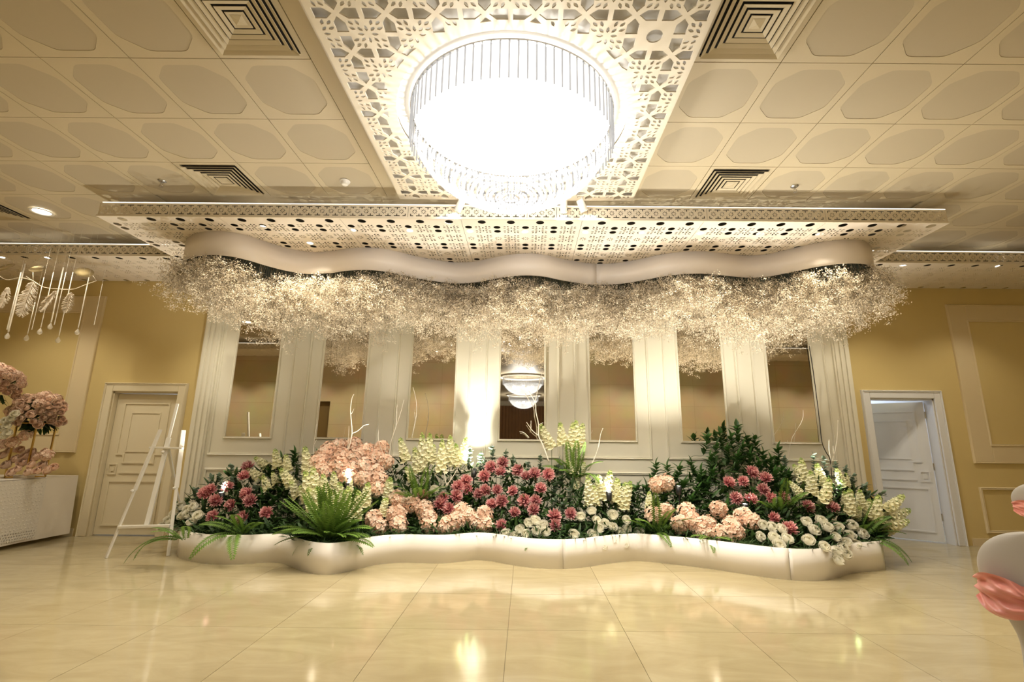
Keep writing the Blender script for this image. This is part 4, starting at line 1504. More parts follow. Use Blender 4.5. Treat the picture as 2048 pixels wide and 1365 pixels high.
def branch(name, label, cat, group, tip, foot, leaf, n, size, mstem):
    """a leafy stem from foot to tip in the room, leaves in pairs, each its own part"""
    b = base_of(foot)
    t = thing(name, label, cat, b, group)
    d = tip - b
    side = Vector((random.uniform(-.04, .04), -.05, 0))
    path = [Vector((0, 0, 0)), (foot - b) * 1.0 + side * .5, d * .8 + side * .4, d]
    if (foot - b).length < .03:
        path = [path[0], path[2], path[3]]
    cp = [Vector(q) for q in catmull([tuple(p) for p in path], 6)]
    obj('stem', MB().tube(cp, [.004 * (1 - .6 * i / len(cp)) for i in range(len(cp))], 5).mesh('stem', mstem), t)
    L = len(cp) - 1
    v0 = max(.2, 1 - .42 / max(.05, d.length))
    for k in range(n):
        v = v0 + (1 - v0) * (k + .3) / n
        i = min(L - 1, int(v * L))
        p = cp[i].lerp(cp[i + 1], v * L - i)
        dr = (cp[i + 1] - cp[i]).normalized()
        az = k * 2.4 + random.uniform(-.4, .4)
        o = dr.orthogonal().normalized()
        o.rotate(Quaternion(dr, az))
        ld = (o * .85 + dr * random.uniform(.35, .9)).normalized()
        if k == n - 1:
            ld = dr
        xx = ld.cross(Vector((0, 0, 1)) + dr * .3).normalized()
        zz = xx.cross(ld)
        m = Matrix((xx, ld, zz)).transposed()
        obj('leaf', leaf, t, p, m.to_quaternion(), size * random.uniform(.75, 1.15))


LB = [(ZR, [(890, 112), (700, 180), (780, 150), (950, 180), (1005, 190), (720, 310), (830, 255), (1160, 265), (1060, 275), (1110, 330), (365, 360), (440, 375), (592, 345), (480, 440), (660, 400), (740, 400), (550, 480), (640, 520), (700, 480), (1180, 390), (1230, 420), (830, 640), (500, 540), (300, 500), (680, 640), (900, 300), (850, 180), (930, 240), (760, 240), (980, 290), (1030, 350), (1140, 420), (640, 450), (520, 380), (600, 580), (420, 560), (1000, 560), (1390, 560), (1180, 500), (240, 510)]),
      (ZM, [(40, 730), (1200, 640), (740, 720), (1950, 600), (780, 640), (1280, 640)]),
      (ZL, [(1200, 270), (1390, 285), (990, 385), (1090, 310), (1420, 610), (1700, 590), (1860, 600), (1890, 690), (1060, 550), (1000, 570), (1100, 500), (940, 620), (1050, 640)])]
lb = sorted([fn(*p) for fn, L in LB for p in L])
LCL = [(600, 'at the left behind the pink clump'), (800, 'around the big fern'), (1250, 'near the centre of the display'), (1400, 'left of the tall right bush'), (1500, 'in the tall right bush'), (1700, 'right of the tall right bush')]
lo = 0
for hi, ph in LCL:
    gl = [p for p in lb if lo <= p[0] < hi]
    for i, (px, py) in enumerate(gl):
        y = min(6.85, mound_y(px, py) + .05)
        tip = at_y(px, py, y)
        ft = at_y(px + random.uniform(-45, 45), py + 50, min(y + .05, 6.85))
        branch('leafy_branch', 'dark green leafy branch, %s %s' % (nth(i, len(gl)), ph), 'branch', 'leafy branches ' + ph, tip, ft, LEAF, 22, 1.5, M_stem)
    lo = hi
EB = [(ZL, [(690, 375), (600, 445), (530, 470), (400, 565), (845, 370), (700, 480), (885, 550), (620, 510)]),
      (ZM, [(760, 320), (850, 365), (940, 300), (1050, 350), (1330, 380), (1230, 425), (1110, 390), (1450, 590), (1500, 480), (1560, 640), (1450, 720), (1190, 600), (1480, 400), (1520, 760), (880, 420)]),
      (ZR, [(1385, 295), (1455, 325), (1530, 355), (1650, 430), (1730, 490), (1745, 560), (1200, 320), (1600, 380), (1840, 540)])]
eb = sorted([fn(*p) for fn, L in EB for p in L])
lo = 0
for hi, ph in [(600, 'above the left pink clump'), (1200, 'behind the central pink clump'), (1900, 'behind the right cream sheaf')]:
    gl = [p for p in eb if lo <= p[0] < hi]
    for i, (px, py) in enumerate(gl):
        y = min(6.8, mound_y(px, py) + .03)
        tip = at_y(px, py, y)
        ft = at_y(px + random.uniform(-12, 12), py + 46, min(y + .04, 6.8))
        branch('eucalyptus_branch', 'grey-green round-leaved branch, %s %s' % (nth(i, len(gl)), ph), 'branch', 'round-leaved branches ' + ph, tip, ft, EUC, 22, 1.6, M_stem)
    lo = hi


def frond_mesh(seed, L=.42, droop=.5):
    rd = random.Random(seed)
    mb = MB()
    n = 24
    path = []
    for i in range(n + 1):
        v = i / n
        path.append(Vector((rd.uniform(-.002, .002), L * (v - droop * .28 * v ** 3), L * (.28 * v - droop * .75 * v * v))))
    mb.tube(path, [.0022 * (1 - .7 * i / n) for i in range(n + 1)], 4, t=.3)
    for i in range(2, n):
        v = i / n
        d = (path[i + 1] - path[i - 1]).normalized()
        ll = .058 * math.sin(PI * (.12 + .86 * v)) ** .8 + .004
        for s in (-1, 1):
            sd = Vector((s, 0, 0))
            dr = (sd + d * .35 + Vector((0, 0, -.15))).normalized()
            wv = d * .0100
            p = path[i]
            tv = rd.uniform(.3, .6) + .4 * v
            mb.add([p - wv * .6, p + dr * ll * .5 - wv, p + dr * ll, p + dr * ll * .5 + wv * .9], [(0, 1, 2, 3)], [tv * .6, tv, tv, tv])
    return mb.mesh('frond', M_fern, False, True)


FROND = [frond_mesh(1, .44, .15), frond_mesh(2, .42, .55), frond_mesh(3, .40, 1.0)]


def fern(label, base, fronds):
    """fronds: (azimuth deg, elevation deg, length scale, kind)"""
    t = thing('fern', label, 'fern', base, 'ferns in the planter')
    for az, el, sc, k in fronds:
        q = Quaternion((0, 0, 1), math.radians(az)) @ Quaternion((1, 0, 0), math.radians(el)) @ Quaternion((0, 1, 0), random.uniform(-.3, .3))
        obj('frond', FROND[k], t, (random.uniform(-.03, .03), random.uniform(-.03, .03), 0), q, sc * 1.6)
    return t


def fb(px, py, z=None, dy=0):
    if z is None:
        z = PH - .03
    p = at_z(px, py, z)
    p.y += dy
    return p


R_ = random.uniform
f0 = fb(655, 1085)
f0.y += .07
fern('big bright green fern spilling over the bulge of the planter', f0, [(180 + a + R_(-6, 6), e * .82 + R_(-6, 6), s, k) for a, e, s, k in
     [(-80, 20, .95, 1), (-65, 35, 1.0, 1), (-50, 50, 1.05, 0), (-35, 58, 1.0, 0), (-22, 66, .95, 0), (-10, 72, .9, 0), (5, 75, .95, 0), (18, 66, .95, 0), (30, 60, 1.0, 0), (45, 50, 1.0, 0), (58, 38, 1.0, 1), (72, 28, .95, 1), (85, 22, .8, 2), (-88, 10, .8, 2), (-40, 30, .8, 1), (40, 28, .75, 1), (0, 50, .8, 0), (-15, 40, .6, 0), (15, 40, .6, 1), (-60, 60, .9, 0), (62, 62, .9, 0), (100, 45, .9, 0), (-105, 45, .9, 0), (-75, 8, 1.0, 1), (-68, 22, 1.05, 1), (-84, 30, 1.05, 0), (-55, 25, .9, 1), (76, 10, .95, 1), (66, 24, 1.0, 1), (82, 32, 1.0, 0), (52, 22, .85, 1), (-30, 20, .6, 2), (28, 18, .6, 2), (-75, 45, 1.0, 0), (78, 48, 1.0, 0)]])
f1 = fb(470, 1075)
f1.y += .10
fern('fern hanging two fronds over the planter rim below the left pink clump', f1, [(180 - 25, 12, .95, 2), (180 + 22, 10, .85, 2), (180 - 70, 25, .8, 1), (180 + 60, 30, .8, 1), (180 + 5, 50, .7, 1), (180 - 40, 45, .7, 1)])
f2 = fb(352, 1085)
f2.y += .12
fern('fern drooping off the left planter end beside the easel', f2, [(180 - 75, 8, .9, 2), (180 - 60, 12, .95, 2), (180 - 95, 25, .7, 1), (180 - 30, 30, .6, 1), (180 + 30, 40, .6, 1)])
f3 = at_y(840, 1000, 6.25)
fern('fern under the cream sheaf left of centre', f3 + Vector((0, 0, -.05)), [(180 + a, e, .75, 1 if e < 45 else 0) for a, e in [(-85, 25), (-60, 40), (-40, 30), (-20, 50), (5, 40), (25, 55), (45, 35), (70, 40), (90, 25), (-100, 60), (110, 60)]])
f4 = at_y(1150, 960, 6.5)
fern('fern under the tall cream sheaf right of centre', f4, [(180 + a, e, .8, k) for a, e, k in [(-80, 30, 1), (-50, 45, 1), (-25, 55, 0), (0, 60, 0), (30, 55, 0), (60, 40, 1), (80, 25, 2), (95, 40, 1), (40, 30, 2), (-30, 25, 1)]])
f5 = fb(1320, 1075)
f5.y += .14
fern('fern between the white roses and the peach row', f5, [(180 + a, e, s, k) for a, e, s, k in [(-80, 30, .8, 1), (-50, 35, .8, 1), (10, 20, .65, 2), (30, 55, .8, 1), (60, 35, .85, 1), (-20, 60, .8, 0), (85, 25, .8, 1)]])
f6 = fb(1735, 1085)
f6.y += .12
fern('fern hanging over the right planter end below the white roses', f6, [(180 + a, e, s, k) for a, e, s, k in [(35, 8, .85, 2), (50, 12, .9, 2), (70, 20, .85, 1), (95, 30, .85, 1), (-20, 45, .6, 1), (110, 40, .8, 1), (80, 45, .8, 1), (60, 55, .8, 0), (125, 25, .8, 1)]])
f7 = at_y(1560, 1020, 5.95)
fern('dark fern under the right pink clump', f7 + Vector((0, 0, -.08)), [(180 + a, e, .75, k) for a, e, k in [(-60, 35, 1), (-30, 45, 1), (0, 55, 0), (30, 45, 1), (60, 30, 1), (80, 50, 1)]])
f8 = at_y(1420, 1070, 5.85)
fern('low fern in front of the right peach row', f8 + Vector((0, -.05, -.04)), [(180 + a, e, .5, k) for a, e, k in [(-80, 15, 1), (-50, 15, 1), (-10, 10, 2), (30, 15, 1), (60, 15, 1), (85, 20, 1)]])
f9 = at_y(1075, 1075, 5.75)
fern('low fern below the central white roses', f9 + Vector((0, 0, -.04)), [(180 + a, e, .34, k) for a, e, k in [(-80, 10, 1), (-40, 5, 2), (10, 0, 2), (40, 5, 2), (70, 10, 1), (88, 15, 1)]])

# loose greenery filling the bed under the blooms
TOPX = [345, 420, 480, 560, 640, 760, 830, 900, 960, 1000, 1080, 1120, 1170, 1230, 1300, 1340, 1400, 1430, 1480, 1520, 1560, 1620, 1680, 1740, 1785]
TOPY = [1020, 965, 940, 925, 910, 905, 930, 930, 930, 925, 930, 925, 950, 975, 975, 955, 950, 915, 895, 920, 940, 940, 950, 985, 1030]


def greenery():
    rd = random.Random(3)
    mb = MB()
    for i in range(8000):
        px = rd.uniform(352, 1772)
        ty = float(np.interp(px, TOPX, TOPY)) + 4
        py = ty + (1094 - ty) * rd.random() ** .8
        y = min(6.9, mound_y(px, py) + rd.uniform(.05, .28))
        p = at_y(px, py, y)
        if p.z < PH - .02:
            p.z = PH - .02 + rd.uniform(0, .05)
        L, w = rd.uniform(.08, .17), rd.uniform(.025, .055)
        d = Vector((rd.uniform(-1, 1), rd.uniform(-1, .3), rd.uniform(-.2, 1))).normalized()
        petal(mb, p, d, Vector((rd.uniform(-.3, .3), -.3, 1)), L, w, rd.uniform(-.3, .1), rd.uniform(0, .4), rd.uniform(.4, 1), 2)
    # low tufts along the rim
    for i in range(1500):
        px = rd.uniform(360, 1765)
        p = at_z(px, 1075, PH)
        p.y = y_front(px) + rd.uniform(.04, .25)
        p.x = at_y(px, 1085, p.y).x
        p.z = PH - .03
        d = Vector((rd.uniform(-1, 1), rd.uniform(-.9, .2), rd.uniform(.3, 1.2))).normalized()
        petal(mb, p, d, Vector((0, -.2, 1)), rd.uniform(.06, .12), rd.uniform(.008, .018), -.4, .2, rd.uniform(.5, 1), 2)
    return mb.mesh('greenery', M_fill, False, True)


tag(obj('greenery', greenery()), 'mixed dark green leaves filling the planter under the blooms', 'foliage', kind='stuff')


# ---- bare white twigs
def twig(label, px_paths, y, r=.006):
    mb = MB()
    for pts, rr in px_paths:
        w = [at_y(a, b, y + .02 * i / len(pts)) for i, (a, b) in enumerate(pts)]
        cp = catmull([tuple(p) for p in w], 4)
        mb.tube(cp, [rr * (1 - .55 * i / len(cp)) for i in range(len(cp))], 6)
    o = tag(obj('bare_branch', mb.mesh('bare_branch', M_twig, True)), label, 'branch', 'white painted twigs')
    return o


twig('white bare twig rising in front of the second mirror', [([(690, 925), (698, 895), (704, 868), (703, 845), (701, 820), (704, 797), (708, 789)], .010), ([(703, 868), (716, 862), (727, 852), (738, 849)], .007), ([(703, 828), (708, 818)], .005), ([(694, 905), (697, 880), (698, 852)], .005)], 6.45)
twig('thin white twig standing left of the second mirror\'s lower corner', [([(626, 915), (627, 895), (630, 870), (634, 849)], .006), ([(628, 890), (633, 880)], .004)], 6.5)
twig('white forked twig leaning left of the third mirror', [([(790, 955), (778, 928), (765, 905), (757, 880), (757, 860)], .006), ([(779, 930), (781, 890), (790, 860), (800, 830), (808, 800)], .006), ([(793, 852), (794, 808)], .004)], 6.5)
twig('white twig curving up before the third mirror\'s left edge', [([(824, 876), (829, 850), (833, 828), (832, 800), (826, 775)], .007), ([(831, 840), (829, 825)], .004)], 6.6)
twig('tall white branch rising before the middle mirror\'s right edge', [([(1098, 925), (1085, 890), (1077, 872), (1077, 850), (1072, 825), (1070, 805), (1055, 780), (1050, 772)], .010), ([(1078, 850), (1086, 846)], .006), ([(1077, 872), (1065, 862), (1053, 845)], .007), ([(1062, 862), (1062, 842)], .005), ([(1070, 806), (1080, 760), (1085, 745)], .006), ([(1058, 876), (1048, 866), (1039, 864)], .006)], 6.5)
twig('white twig leaning right below the fifth mirror', [([(1177, 942), (1190, 915), (1198, 890), (1201, 870), (1206, 857)], .007), ([(1194, 905), (1199, 880)], .005)], 6.5)
twig('V-shaped white twig in the cream sheaf left of centre', [([(893, 972), (889, 950), (888, 940)], .006), ([(893, 972), (905, 955), (915, 938), (925, 915)], .006)], 6.2)
twig('white forked twig at the right end before the pilaster', [([(1654, 965), (1661, 935), (1668, 910), (1674, 880), (1676, 841)], .008), ([(1663, 925), (1658, 900), (1658, 880)], .007), ([(1667, 912), (1666, 892)], .005)], 6.5)
twig('slender white twig before the rightmost mirror', [([(1570, 960), (1577, 910), (1583, 880), (1590, 866), (1600, 850), (1606, 835), (1606, 820)], .004)], 6.75)

# ---- uplights hidden among the flowers
UP = [(948, 938, 6.5, 'hidden among cream spikes left of centre'), (697, 966, 6.1, 'below the tall peach mound'), (1218, 984, 6.2, 'in the cream row above the white roses'), (1357, 972, 6.2, 'in the dark leaves left of the tall bush'), (1490, 1008, 5.9, 'under the right pink clump'), (1675, 978, 6.15, 'in the cream sheaf at the right end'), (443, 985, 6.15, 'in the left pink clump')]
for i, (px, py, y, ph) in enumerate(UP):
    p = at_y(px, py, y)
    t = thing('uplight', 'black round garden uplight ' + ph, 'spotlight', (p.x, p.y, PH - .05), 'planter uplights')
    hz = p.z - (PH - .05)
    obj('stake', MB().tube([(0, 0, 0), (0, 0, hz - .1)], .008, 6).mesh('stake', M_black), t)
    ad = Vector((0, -.06, 1)) if i else Vector((0, .22, 1))
    q = ad.to_track_quat('Z', 'Y')
    hd = obj('head', MB().lathe([(.001, -.115), (.028, -.11), (.034, -.09), (.036, 0), (.032, 0), (.031, -.006)], 20).mesh('head', M_black, True), t, (0, 0, hz), q)
    obj('lens', MB().lathe([(.0005, -.006), (.031, -.006)], 20).mesh('lens', M_uplens), hd)
    l = lamp('uplight_lamp', 'SPOT', Vector((0, 0, hz)) + ad.normalized() * .01, P_UP * (1.5 if i == 0 else 1), WARM2, .03, ad, 1.9, .7)
    l.parent = t

# ================================================================== EASEL
ez = thing('easel', 'white folding tripod easel standing in front of the closed door', 'easel', (-4.45, 6.0, 0))


def bar(t, name, a, b, w, d, m, off=Vector((-4.45, 6.0, 0))):
    a, b = Vector(a) - off, Vector(b) - off
    L = (b - a).length
    o = obj(name, MB().box((-w / 2, -d / 2, 0), (w / 2, d / 2, L)).mesh(name, m), t, a, (b - a).to_track_quat('Z', 'Y'))
    return bevel(o, .004)


fl, frr = at_z(212, 1117, 0), at_z(336, 1113, 0)
tl, tr = at_y(321, 860, 6.12), at_y(367, 861, 6.14)
tc, bc = at_y(355, 808, 6.22), at_y(293, 1052, 5.95)
ml, mr = fl.lerp(tl, .5), frr.lerp(tr, .52)
bar(ez, 'leg_lower', fl, fl.lerp(tl, .62), .036, .02, M_whitepaint)
bar(ez, 'leg_upper', ml, tl, .050, .028, M_whitepaint)
bar(ez, 'leg_lower', frr, frr.lerp(tr, .62), .036, .02, M_whitepaint)
bar(ez, 'leg_upper', mr, tr, .050, .028, M_whitepaint)
bar(ez, 'mast', bc, tc.lerp(bc, .30), .050, .03, M_whitepaint)
bar(ez, 'mast_slider', tc.lerp(bc, .55), tc, .034, .02, M_whitepaint)
bar(ez, 'top_bar', at_y(300, 896, 6.09), at_y(366, 897, 6.10), .045, .022, M_whitepaint)
bar(ez, 'shelf_bar', at_y(236, 1055, 5.87), at_y(340, 1052, 5.96), .045, .03, M_whitepaint)
bar(ez, 'rear_leg', Vector((tc.x - .02, 6.20, 1.25)), Vector((-4.52, 6.80, 0)), .035, .02, M_whitepaint)
for p in (ml, mr, tc.lerp(bc, .42)):
    obj('knob', MB().lathe([(.001, .03), (.016, .028), (.018, .012), (.010, 0)], 12).mesh('knob', M_whitepaint, True), ez, Vector(p) - Vector((-4.45, 6.02, 0)), (PI / 2, 0, 0))

# ================================================================== TABLE, CLOTHS AND FLOWERS AT THE LEFT
TX, TY0, TY1, TZ = -6.30, 5.55, 6.98, .815
tab = thing('banquet_table', 'white draped table at the left edge beside the closed door', 'table', (-7.2, 6.2, 0))
O = Vector((-7.2, 6.2, 0))
obj('tabletop', MB().box((-8.1, TY0, TZ - .03), (TX - .02, TY1, TZ)).mesh('tabletop', M_whitepaint), tab, -O)


def skirt(x, y0, y1, ztop, zbot, amp, seed, m, name, scallop=0.0, nu=60):
    rd = random.Random(seed)
    ph = [rd.uniform(0, 6) for _ in range(3)]

    def fn(u, v):
        y = y0 + (y1 - y0) * u
        f = amp * v * (math.sin(u * 9 + ph[0]) + .6 * math.sin(u * 21 + ph[1]))
        z = ztop + (zbot - ztop) * v
        if scallop:
            z += v * scallop * abs(math.sin(u * PI * 16))
        return (x + f + .02 * v, y, z)
    return MB().grid(fn, nu, 10).mesh(name, m, True)


obj('cloth_drop', skirt(TX, TY0, TY1, TZ + .004, .05, .010, 2, M_cloth, 'cloth_drop'), tab, -O)
obj('cloth_top', MB().box((-8.1, TY0, TZ), (TX + .001, TY1, TZ + .006)).mesh('cloth_top', M_cloth), tab, -O)
obj('cloth_front', MB().grid(lambda u, v: (-8.1 + (TX + 8.1) * u, TY0 - .008 * math.sin(u * 40) * v, TZ + .004 - (TZ - .05) * v), 60, 6).mesh('cloth_front', M_cloth, True), tab, -O)
lc = obj('lace_cloth', None)
tag(lc, 'white lace runner with scalloped edge draped over the left table', 'tablecloth')
obj('lace_top', MB().box((-7.9, TY0 - .01, TZ + .007), (TX + .004, 6.50, TZ + .010)).mesh('lace_top', M_lace), lc)


def lace_drop():
    """openwork lace: rows of dots cut out towards the hem"""
    W, Hh = 6.50 - (TY0 - .01), .74
    P = [[(0, Hh)] + [(0, 0)] + [(W * k / 64, (.018 if k % 2 else 0)) for k in range(1, 64)] + [(W, 0), (W, Hh)]]
    n = 30
    for r in range(3):
        for k in range(n):
            P.append(circ(W * (k + .5 + .5 * (r % 2)) / (n + .6), .035 + .032 * r, .0085, 6))
    return plate(P, .001, M_lace, 'lace_drop')


o = obj('lace_drop', lace_drop(), lc, (TX + .032, TY0 - .01, .075), (PI / 2, 0, PI / 2))
# raised dots woven in rows
dots = MB()
for i in range(20):
    for j in range(13):
        y, z = TY0 + .03 + .045 * i + (.022 if j % 2 else 0), .22 + .045 * j
        dots.add([(.0, y + .012 * math.cos(q * PI / 3), z + .012 * math.sin(q * PI / 3)) for q in range(6)] + [(.004, y, z)], [(q, (q + 1) % 6, 6) for q in range(6)])
do = obj('woven_dots', dots.mesh('woven_dots', M_lace), lc, (TX + .033, 0, 0))
do['kind'] = 'stuff'


def ball(center, r, n, label, grp, seed, low=-.45, hyd=.3, leaf=True):
    rd = random.Random(seed)
    items = []
    for i in range(n):
        z = 1 - (1 - low) * (i + .5) / n
        a = i * 2.39996 + rd.uniform(-.15, .15)
        q = math.sqrt(max(0, 1 - z * z))
        d = Vector((q * math.cos(a), q * math.sin(a), z))
        items.append(d)
    vis = sorted([d for d in items if d.y < .45], key=lambda d: d.x)
    for i, d in enumerate(vis):
        c = center + d * r
        if rd.random() < hyd and d.z > .15:
            o = obj('florets', HYDP[i % 4], None, c, d.to_track_quat('Z', 'Y'), .85)
            o.name = 'pale_hydrangea'
            tag(o, 'dusty pink hydrangea, ' + nth(i, len(vis)) + ' ' + label, 'hydrangea', grp)
        else:
            t = thing('dusty_rose', 'dusty pink rose, ' + nth(i, len(vis)) + ' ' + label, 'rose', c, grp)
            fc = (d * .8 + Vector((rd.uniform(-.2, .2), -.6, .15))).normalized()
            o = obj('bloom', ROSEP[i % 4], t, (0, 0, 0), fc.to_track_quat('Z', 'Y'), rd.uniform(.72, .98))
            obj('sepals', SEPAL, o)
    if leaf:
        core = MB()
        for i in range(160):
            d = Vector((rd.gauss(0, 1), rd.gauss(0, 1), rd.gauss(0, 1))).normalized()
            petal(core, center + d * r * .55, (d + Vector((rd.uniform(-.6, .6), rd.uniform(-.6, .6), rd.uniform(-.6, .6)))).normalized(), Vector((0, .1, 1)), r * .5, r * .22, .1, 0, .6)
        tag(obj('leaf_core', core.mesh('leaf_core', M_fill, False, True)), 'dark green leaves inside the ' + grp, 'foliage', kind='stuff')


BC = at_y(78, 832, 6.45)
ball(BC, .27, 96, 'in the rose ball on gold legs', 'rose ball on the gold stand', 5)
B2 = at_y(-14, 775, 6.15)
ball(B2, .27, 80, 'in the rose ball at the left frame edge', 'rose ball at the frame edge', 6, hyd=.45)
gs = thing('flower_stand', 'gold wire flower stand on the draped table', 'stand', (BC.x, BC.y, TZ + .01))
hh = BC.z - .12 - TZ
for sx in (-1, 1):
    for sy in (-1, 1):
        obj('leg', MB().box((-.008, -.008, 0), (.008, .008, hh)).mesh('leg', M_gold), gs, (sx * .13, sy * .13, 0))
for z in (.004, hh):
    obj('frame_ring', MB().box((-.138, -.138, z), (.138, -.122, z + .014)).box((-.138, .122, z), (.138, .138, z + .014)).box((-.138, -.122, z), (-.122, .122, z + .014)).box((.122, -.122, z), (.138, .122, z + .014)).mesh('frame_ring', M_gold), gs)
# low cluster round the foot of the stand
foot = [(5, 910), (12, 930), (22, 945), (35, 938), (45, 925), (55, 945), (62, 930), (75, 942), (85, 930), (95, 940), (70, 915), (50, 912), (30, 918), (88, 905), (108, 935), (20, 900), (62, 905), (40, 900)]
foot = sorted(foot)
for i, (px, py) in enumerate(foot):
    y = 6.42 - (py - 900) * .004
    c = at_y(px, py, y)
    c.z = max(c.z, TZ + .055)
    t = thing('dusty_rose', 'dusty pink rose, %s around the foot of the gold stand' % nth(i, len(foot)), 'rose', c, 'roses on the tabletop')
    o = obj('bloom', ROSEP[i % 4], t, (0, 0, 0), Vector((R_(-.4, .4), -.9, .5)).to_track_quat('Z', 'Y'), R_(.85, 1.1))
    obj('sepals', SEPAL, o)
for i, (px, py) in enumerate([(95, 912), (5, 890), (28, 885), (52, 872)]):
    c = at_y(px, py, 6.33)
    o = tag(obj('pale_hydrangea', HYDP[i], None, c, Vector((0, -.7, .6)).to_track_quat('Z', 'Y'), .95), ['pale pink hydrangea at the right of the tabletop cluster', 'pink hydrangea at the frame edge above the table', 'pink hydrangea hanging below the left of the rose ball', 'pink hydrangea hanging below the middle of the rose ball'][i], 'hydrangea', 'table hydrangeas')
# pale trailing orchids between the two balls
for i, (px, py) in enumerate([(8, 872), (14, 852), (22, 838), (30, 828), (10, 842), (5, 858), (16, 866)]):
    c = at_y(px, py, 6.1)
    tag(obj('white_rosebud', ROSE[i % 4], None, c, Vector((.3, -.8, .3)).to_track_quat('Z', 'Y'), .9), 'small white blossom, %s in the spray left of the rose ball' % nth(i, 7), 'flower', 'white blossoms by the rose ball')
tag(bevel(obj('white_block', MB().box((0, 0, 0), (.18, .10, .035)).mesh('white_block', M_cloth), None, Vector((-6.52, 6.30, TZ + .011)))), 'small white block lying on the table before the roses', 'block')

# ---- hanging glass rods, feathers and discs at the left
HY = 5.7
HR = [((50, 528), (14, 664), .0075, 1), ((42, 545), (3, 660), .005, 0), ((70, 605), (58, 668), .004, 1), ((127, 535), (101, 645), .0065, 1), ((132, 545), (107, 650), .004, 0), ((107, 545), (80, 655), .004, 1), ((146, 545), (118, 672), .0045, 1), ((178, 555), (156, 656), .005, 1), ((205, 568), (190, 650), .003, 0), ((88, 555), (62, 660), .0035, 0)]
for i, (a, b, r, drop) in enumerate(sorted(HR)):
    pa, pb = at_y(*a, HY + .1 * (i % 3)), at_y(*b, HY + .1 * (i % 3))
    r *= 1.16
    pb.x = pa.x
    t = thing('hanging_rod', 'clear hanging rod by the feathers, %s' % nth(i, len(HR)), 'ornament', pa, 'clear rods hanging at the upper left')
    obj('rod', MB().tube([(0, 0, 0), pb - pa], r, 8).mesh('rod', M_glass, True), t)
    obj('thread', MB().tube([(0, 0, 0), (0, 0, H - pa.z)], .0008, 4).mesh('thread', M_glass), t)
    if drop:
        obj('glass_drop', MB().lathe([(.001, 0), (.006, -.012), (.022, -.045), (.026, -.062), (.018, -.082), (.001, -.09)], 14).mesh('glass_drop', M_drop, True), t, pb - pa + Vector((0, 0, -.004)))


def feather(label, tip, root, w, y, seed):
    rd = random.Random(seed)
    a, b = at_y(*root, y), at_y(*tip, y)
    d = b - a
    L = d.length
    dn = d.normalized()
    s = dn.cross(Vector((0, 1, 0))).normalized()
    w *= 1.16
    mb = MB()
    mb.tube([a, a.lerp(b, .5) + Vector((0, -.01, 0)), b], [.003, .002, .0008], 5, t=.2)
    for i in range(70):
        v = (i + .5) / 70
        p = a.lerp(b, v)
        ww = w * (math.sin(PI * (.1 + .85 * v)) ** .7)
        for sg in (-1, 1):
            dr = (s * sg + dn * rd.uniform(.5, .9) + Vector((0, rd.uniform(-.4, .4), 0))).normalized()
            wv = dn * (L / 70 * 2.2)
            mb.add([p, p + dr * ww * .6 + Vector((0, -.012, 0)), p + dr * ww, p + dr * ww * .55 + wv], [(0, 1, 2, 3)], rd.uniform(0, 1))
    tag(obj('feather', mb.mesh('feather', M_feather, False, True)), label, 'feather', 'white feathers at the upper left')


feather('broad pale drooping feather hanging second from the left', (42, 632), (68, 562), .11, HY, 1)
feather('bright white feather hanging slanted beside a clear rod', (81, 622), (114, 582), .06, HY - .05, 2)
feather('faint small feather hanging rightmost on the cord', (132, 625), (143, 585), .07, HY, 3)
feather('white feather hanging at the left frame edge', (2, 615), (18, 575), .06, HY, 4)
cord = [(-10, 545), (12, 560), (40, 556), (66, 562), (85, 574), (112, 578), (145, 579), (170, 570), (193, 562)]
mb = MB()
w = [tuple(at_y(x, y, HY)) for x, y in cord]
mb.tube(catmull(w, 4), .004, 6)
mb.tube([at_y(66, 562, HY), at_y(52, 553, HY)], .003, 5)
mb.tube([at_y(66, 562, HY), at_y(66, 545, HY)], .003, 5)
mb.tube([at_y(193, 562, HY), at_y(186, 552, HY)], .002, 5)
tag(obj('cord', mb.mesh('cord', M_cord, True)), 'thin knotted cord the feathers hang from', 'cord')
for i, (px, py, rr) in enumerate([(10, 535, .12), (75, 538, .10), (168, 545, .12)]):
    c = at_y(px, py, HY + .22)
    t = thing('shell_disc', ['amber translucent disc hanging at the left frame edge', 'amber translucent disc hanging above the broad feather', 'amber translucent disc hanging rightmost above the cord'][i], 'ornament', c, 'amber discs at the upper left')
    obj('disc', MB().lathe([(.001, .004), (rr, .0), (.001, -.004)], 20).mesh('disc', M_disc, True), t, (0, 0, 0), (.9, .3 * i - .2, 0), (1, .75, 1))
    obj('thread', MB().tube([(0, 0, 0), (0, 0, H - c.z)], .0008, 4).mesh('thread', M_glass), t)


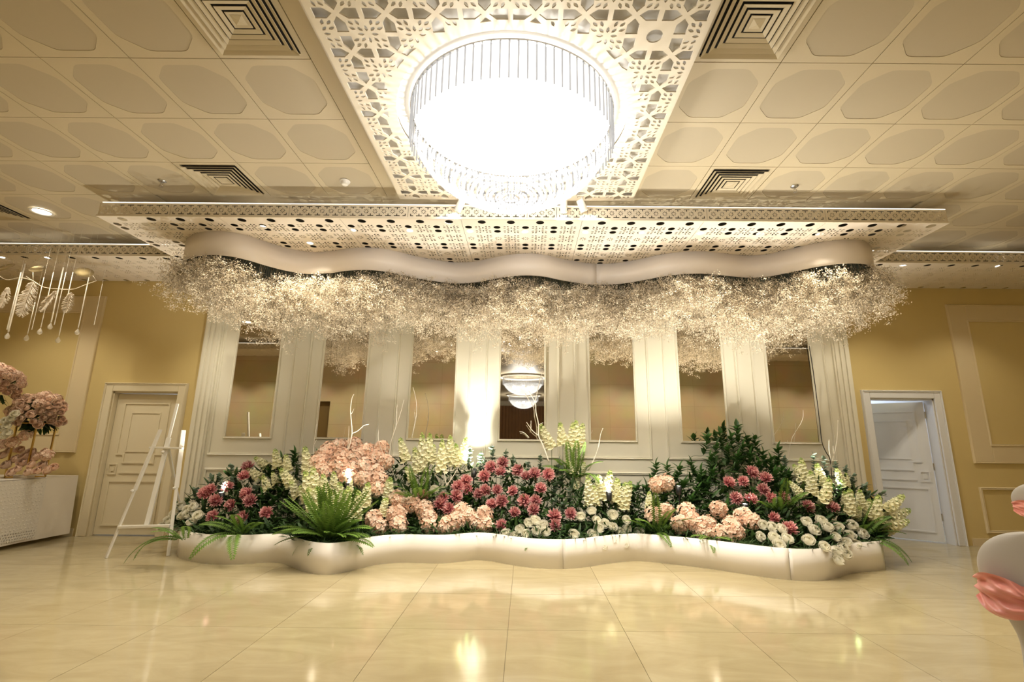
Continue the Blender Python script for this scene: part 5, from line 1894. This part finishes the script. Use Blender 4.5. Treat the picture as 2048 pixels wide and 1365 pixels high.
# ================================================================== CHAIRS AT THE RIGHT
def chair(label, loc, rz, group='covered banquet chairs'):
    t = thing('banquet_chair', label, 'chair', loc, group, (0, 0, rz))

    def sec(z):                    # half width of the cover back at height z
        if z > .80:
            return .247 * math.sqrt(max(.0004, 1 - ((z - .80) / .186) ** 2))
        k = max(0, (z - .52) / .28)
        k = k * k * (3 - 2 * k)
        return .155 + .092 * k if z > .52 else .155 + .05 * (.52 - z) / .52
    # back shell, seen from behind (behind is -y)
    mb = MB()
    ns, nz = 32, 44
    vs = []
    for j in range(nz + 1):
        z = .9855 * (1 - (1 - j / nz) ** 1.7)
        w = sec(z)
        th = .028
        for i in range(ns):
            a = 2 * PI * i / ns
            c, s = math.cos(a), math.sin(a)
            vs.append((w * (abs(c) ** .7) * (1 if c > 0 else -1), -.20 - .10 * max(0, z - .45) + th * s - .02 * (1 - (c * c)), z))
    fs = [(j * ns + i, j * ns + (i + 1) % ns, (j + 1) * ns + (i + 1) % ns, (j + 1) * ns + i) for j in range(nz) for i in range(ns)]
    fs.append(tuple(range(nz * ns, nz * ns + ns)))
    mb.add(vs, fs)
    obj('back_cover', mb.mesh('back_cover', M_chair, True), t)
    # seat and skirt
    sm = MB()
    prof = [(0, .175), (.12, .175), (.40, .178), (.455, .17), (.47, .15)]
    vs = []
    for z, w in prof:
        for i in range(28):
            a = 2 * PI * i / 28
            c, s = math.cos(a), math.sin(a)
            k = (abs(c) ** 4 + abs(s) ** 4) ** -.25
            fl = 1 + (.02 * math.sin(9 * a) if z < .2 else 0)
            vs.append((w * c * k * fl, .07 + w * 1.2 * s * k * fl, z))
    fs = [(j * 28 + i, j * 28 + (i + 1) % 28, (j + 1) * 28 + (i + 1) % 28, (j + 1) * 28 + i) for j in range(len(prof) - 1) for i in range(28)]
    fs.append(tuple(range((len(prof) - 1) * 28, len(prof) * 28)))
    sm.add(vs, fs)
    obj('seat_skirt', sm.mesh('seat_skirt', M_chair, True), t)
    # sash: gathered band round the back with a knot and tails behind
    sb = MB()
    nu, nv = 64, 18

    def band_(u, v):
        a = 2 * PI * u
        c, s = math.cos(a), math.sin(a)
        z = .655 + .11 * v + .012 * math.sin(u * 31 + v * 3)
        w = sec(z) + .008
        return (w * (abs(c) ** .7) * (1 if c > 0 else -1) + .003 * math.sin(v * 25 + u * 60), -.20 - .10 * max(0, z - .45) + (.038 + .005 * math.sin(v * 22 + 5 * math.sin(u * 9))) * s - .02 * (1 - c * c), z)
    sb.grid(band_, nu, nv)
    sash = obj('sash', sb.mesh('sash', M_sash, True), t)
    kn = MB()
    kn.grid(lambda u, v: (.05 * math.cos(2 * PI * u) * math.sin(PI * v) + .0, -.285 + .03 * math.sin(2 * PI * u) * math.sin(PI * v), .70 + .06 * math.cos(PI * v)), 12, 8)
    obj('knot', kn.mesh('knot', M_sash, True), sash)
    for sg in (-1, 1):
        lp = MB()
        lp.grid(lambda u, v: (sg * (.02 + .22 * u), -.275 - .05 * math.sin(PI * u) + .014 * math.sin(v * 13 + u * 5) + .006 * math.sin(v * 29 - u * 9), .70 + (v - .5) * (.05 + .12 * math.sin(PI * min(1, u * .9))) + .03 * u), 22, 24)
        obj('bow_loop', lp.mesh('bow_loop', M_sash, True), sash)
    return t


chair('white covered chair with coral sash in the right foreground', (2.337, 2.149, 0), -1.25)
chair('white covered chair with coral sash by the right wall molding', (5.495, 5.255, 0), -.9)

# loose black cable on the right-hand panelling
cb = [tuple(at_y(x, y, FB - .04)) for x, y in [(1618, 690), (1626, 740), (1634, 800), (1640, 850), (1644, 885), (1652, 905), (1660, 920), (1664, 960)]]
tag(obj('cable', MB().tube(catmull(cb, 4), .006, 6).mesh('cable', M_black, True)), 'black cable hanging beside the rightmost mirror', 'cable')
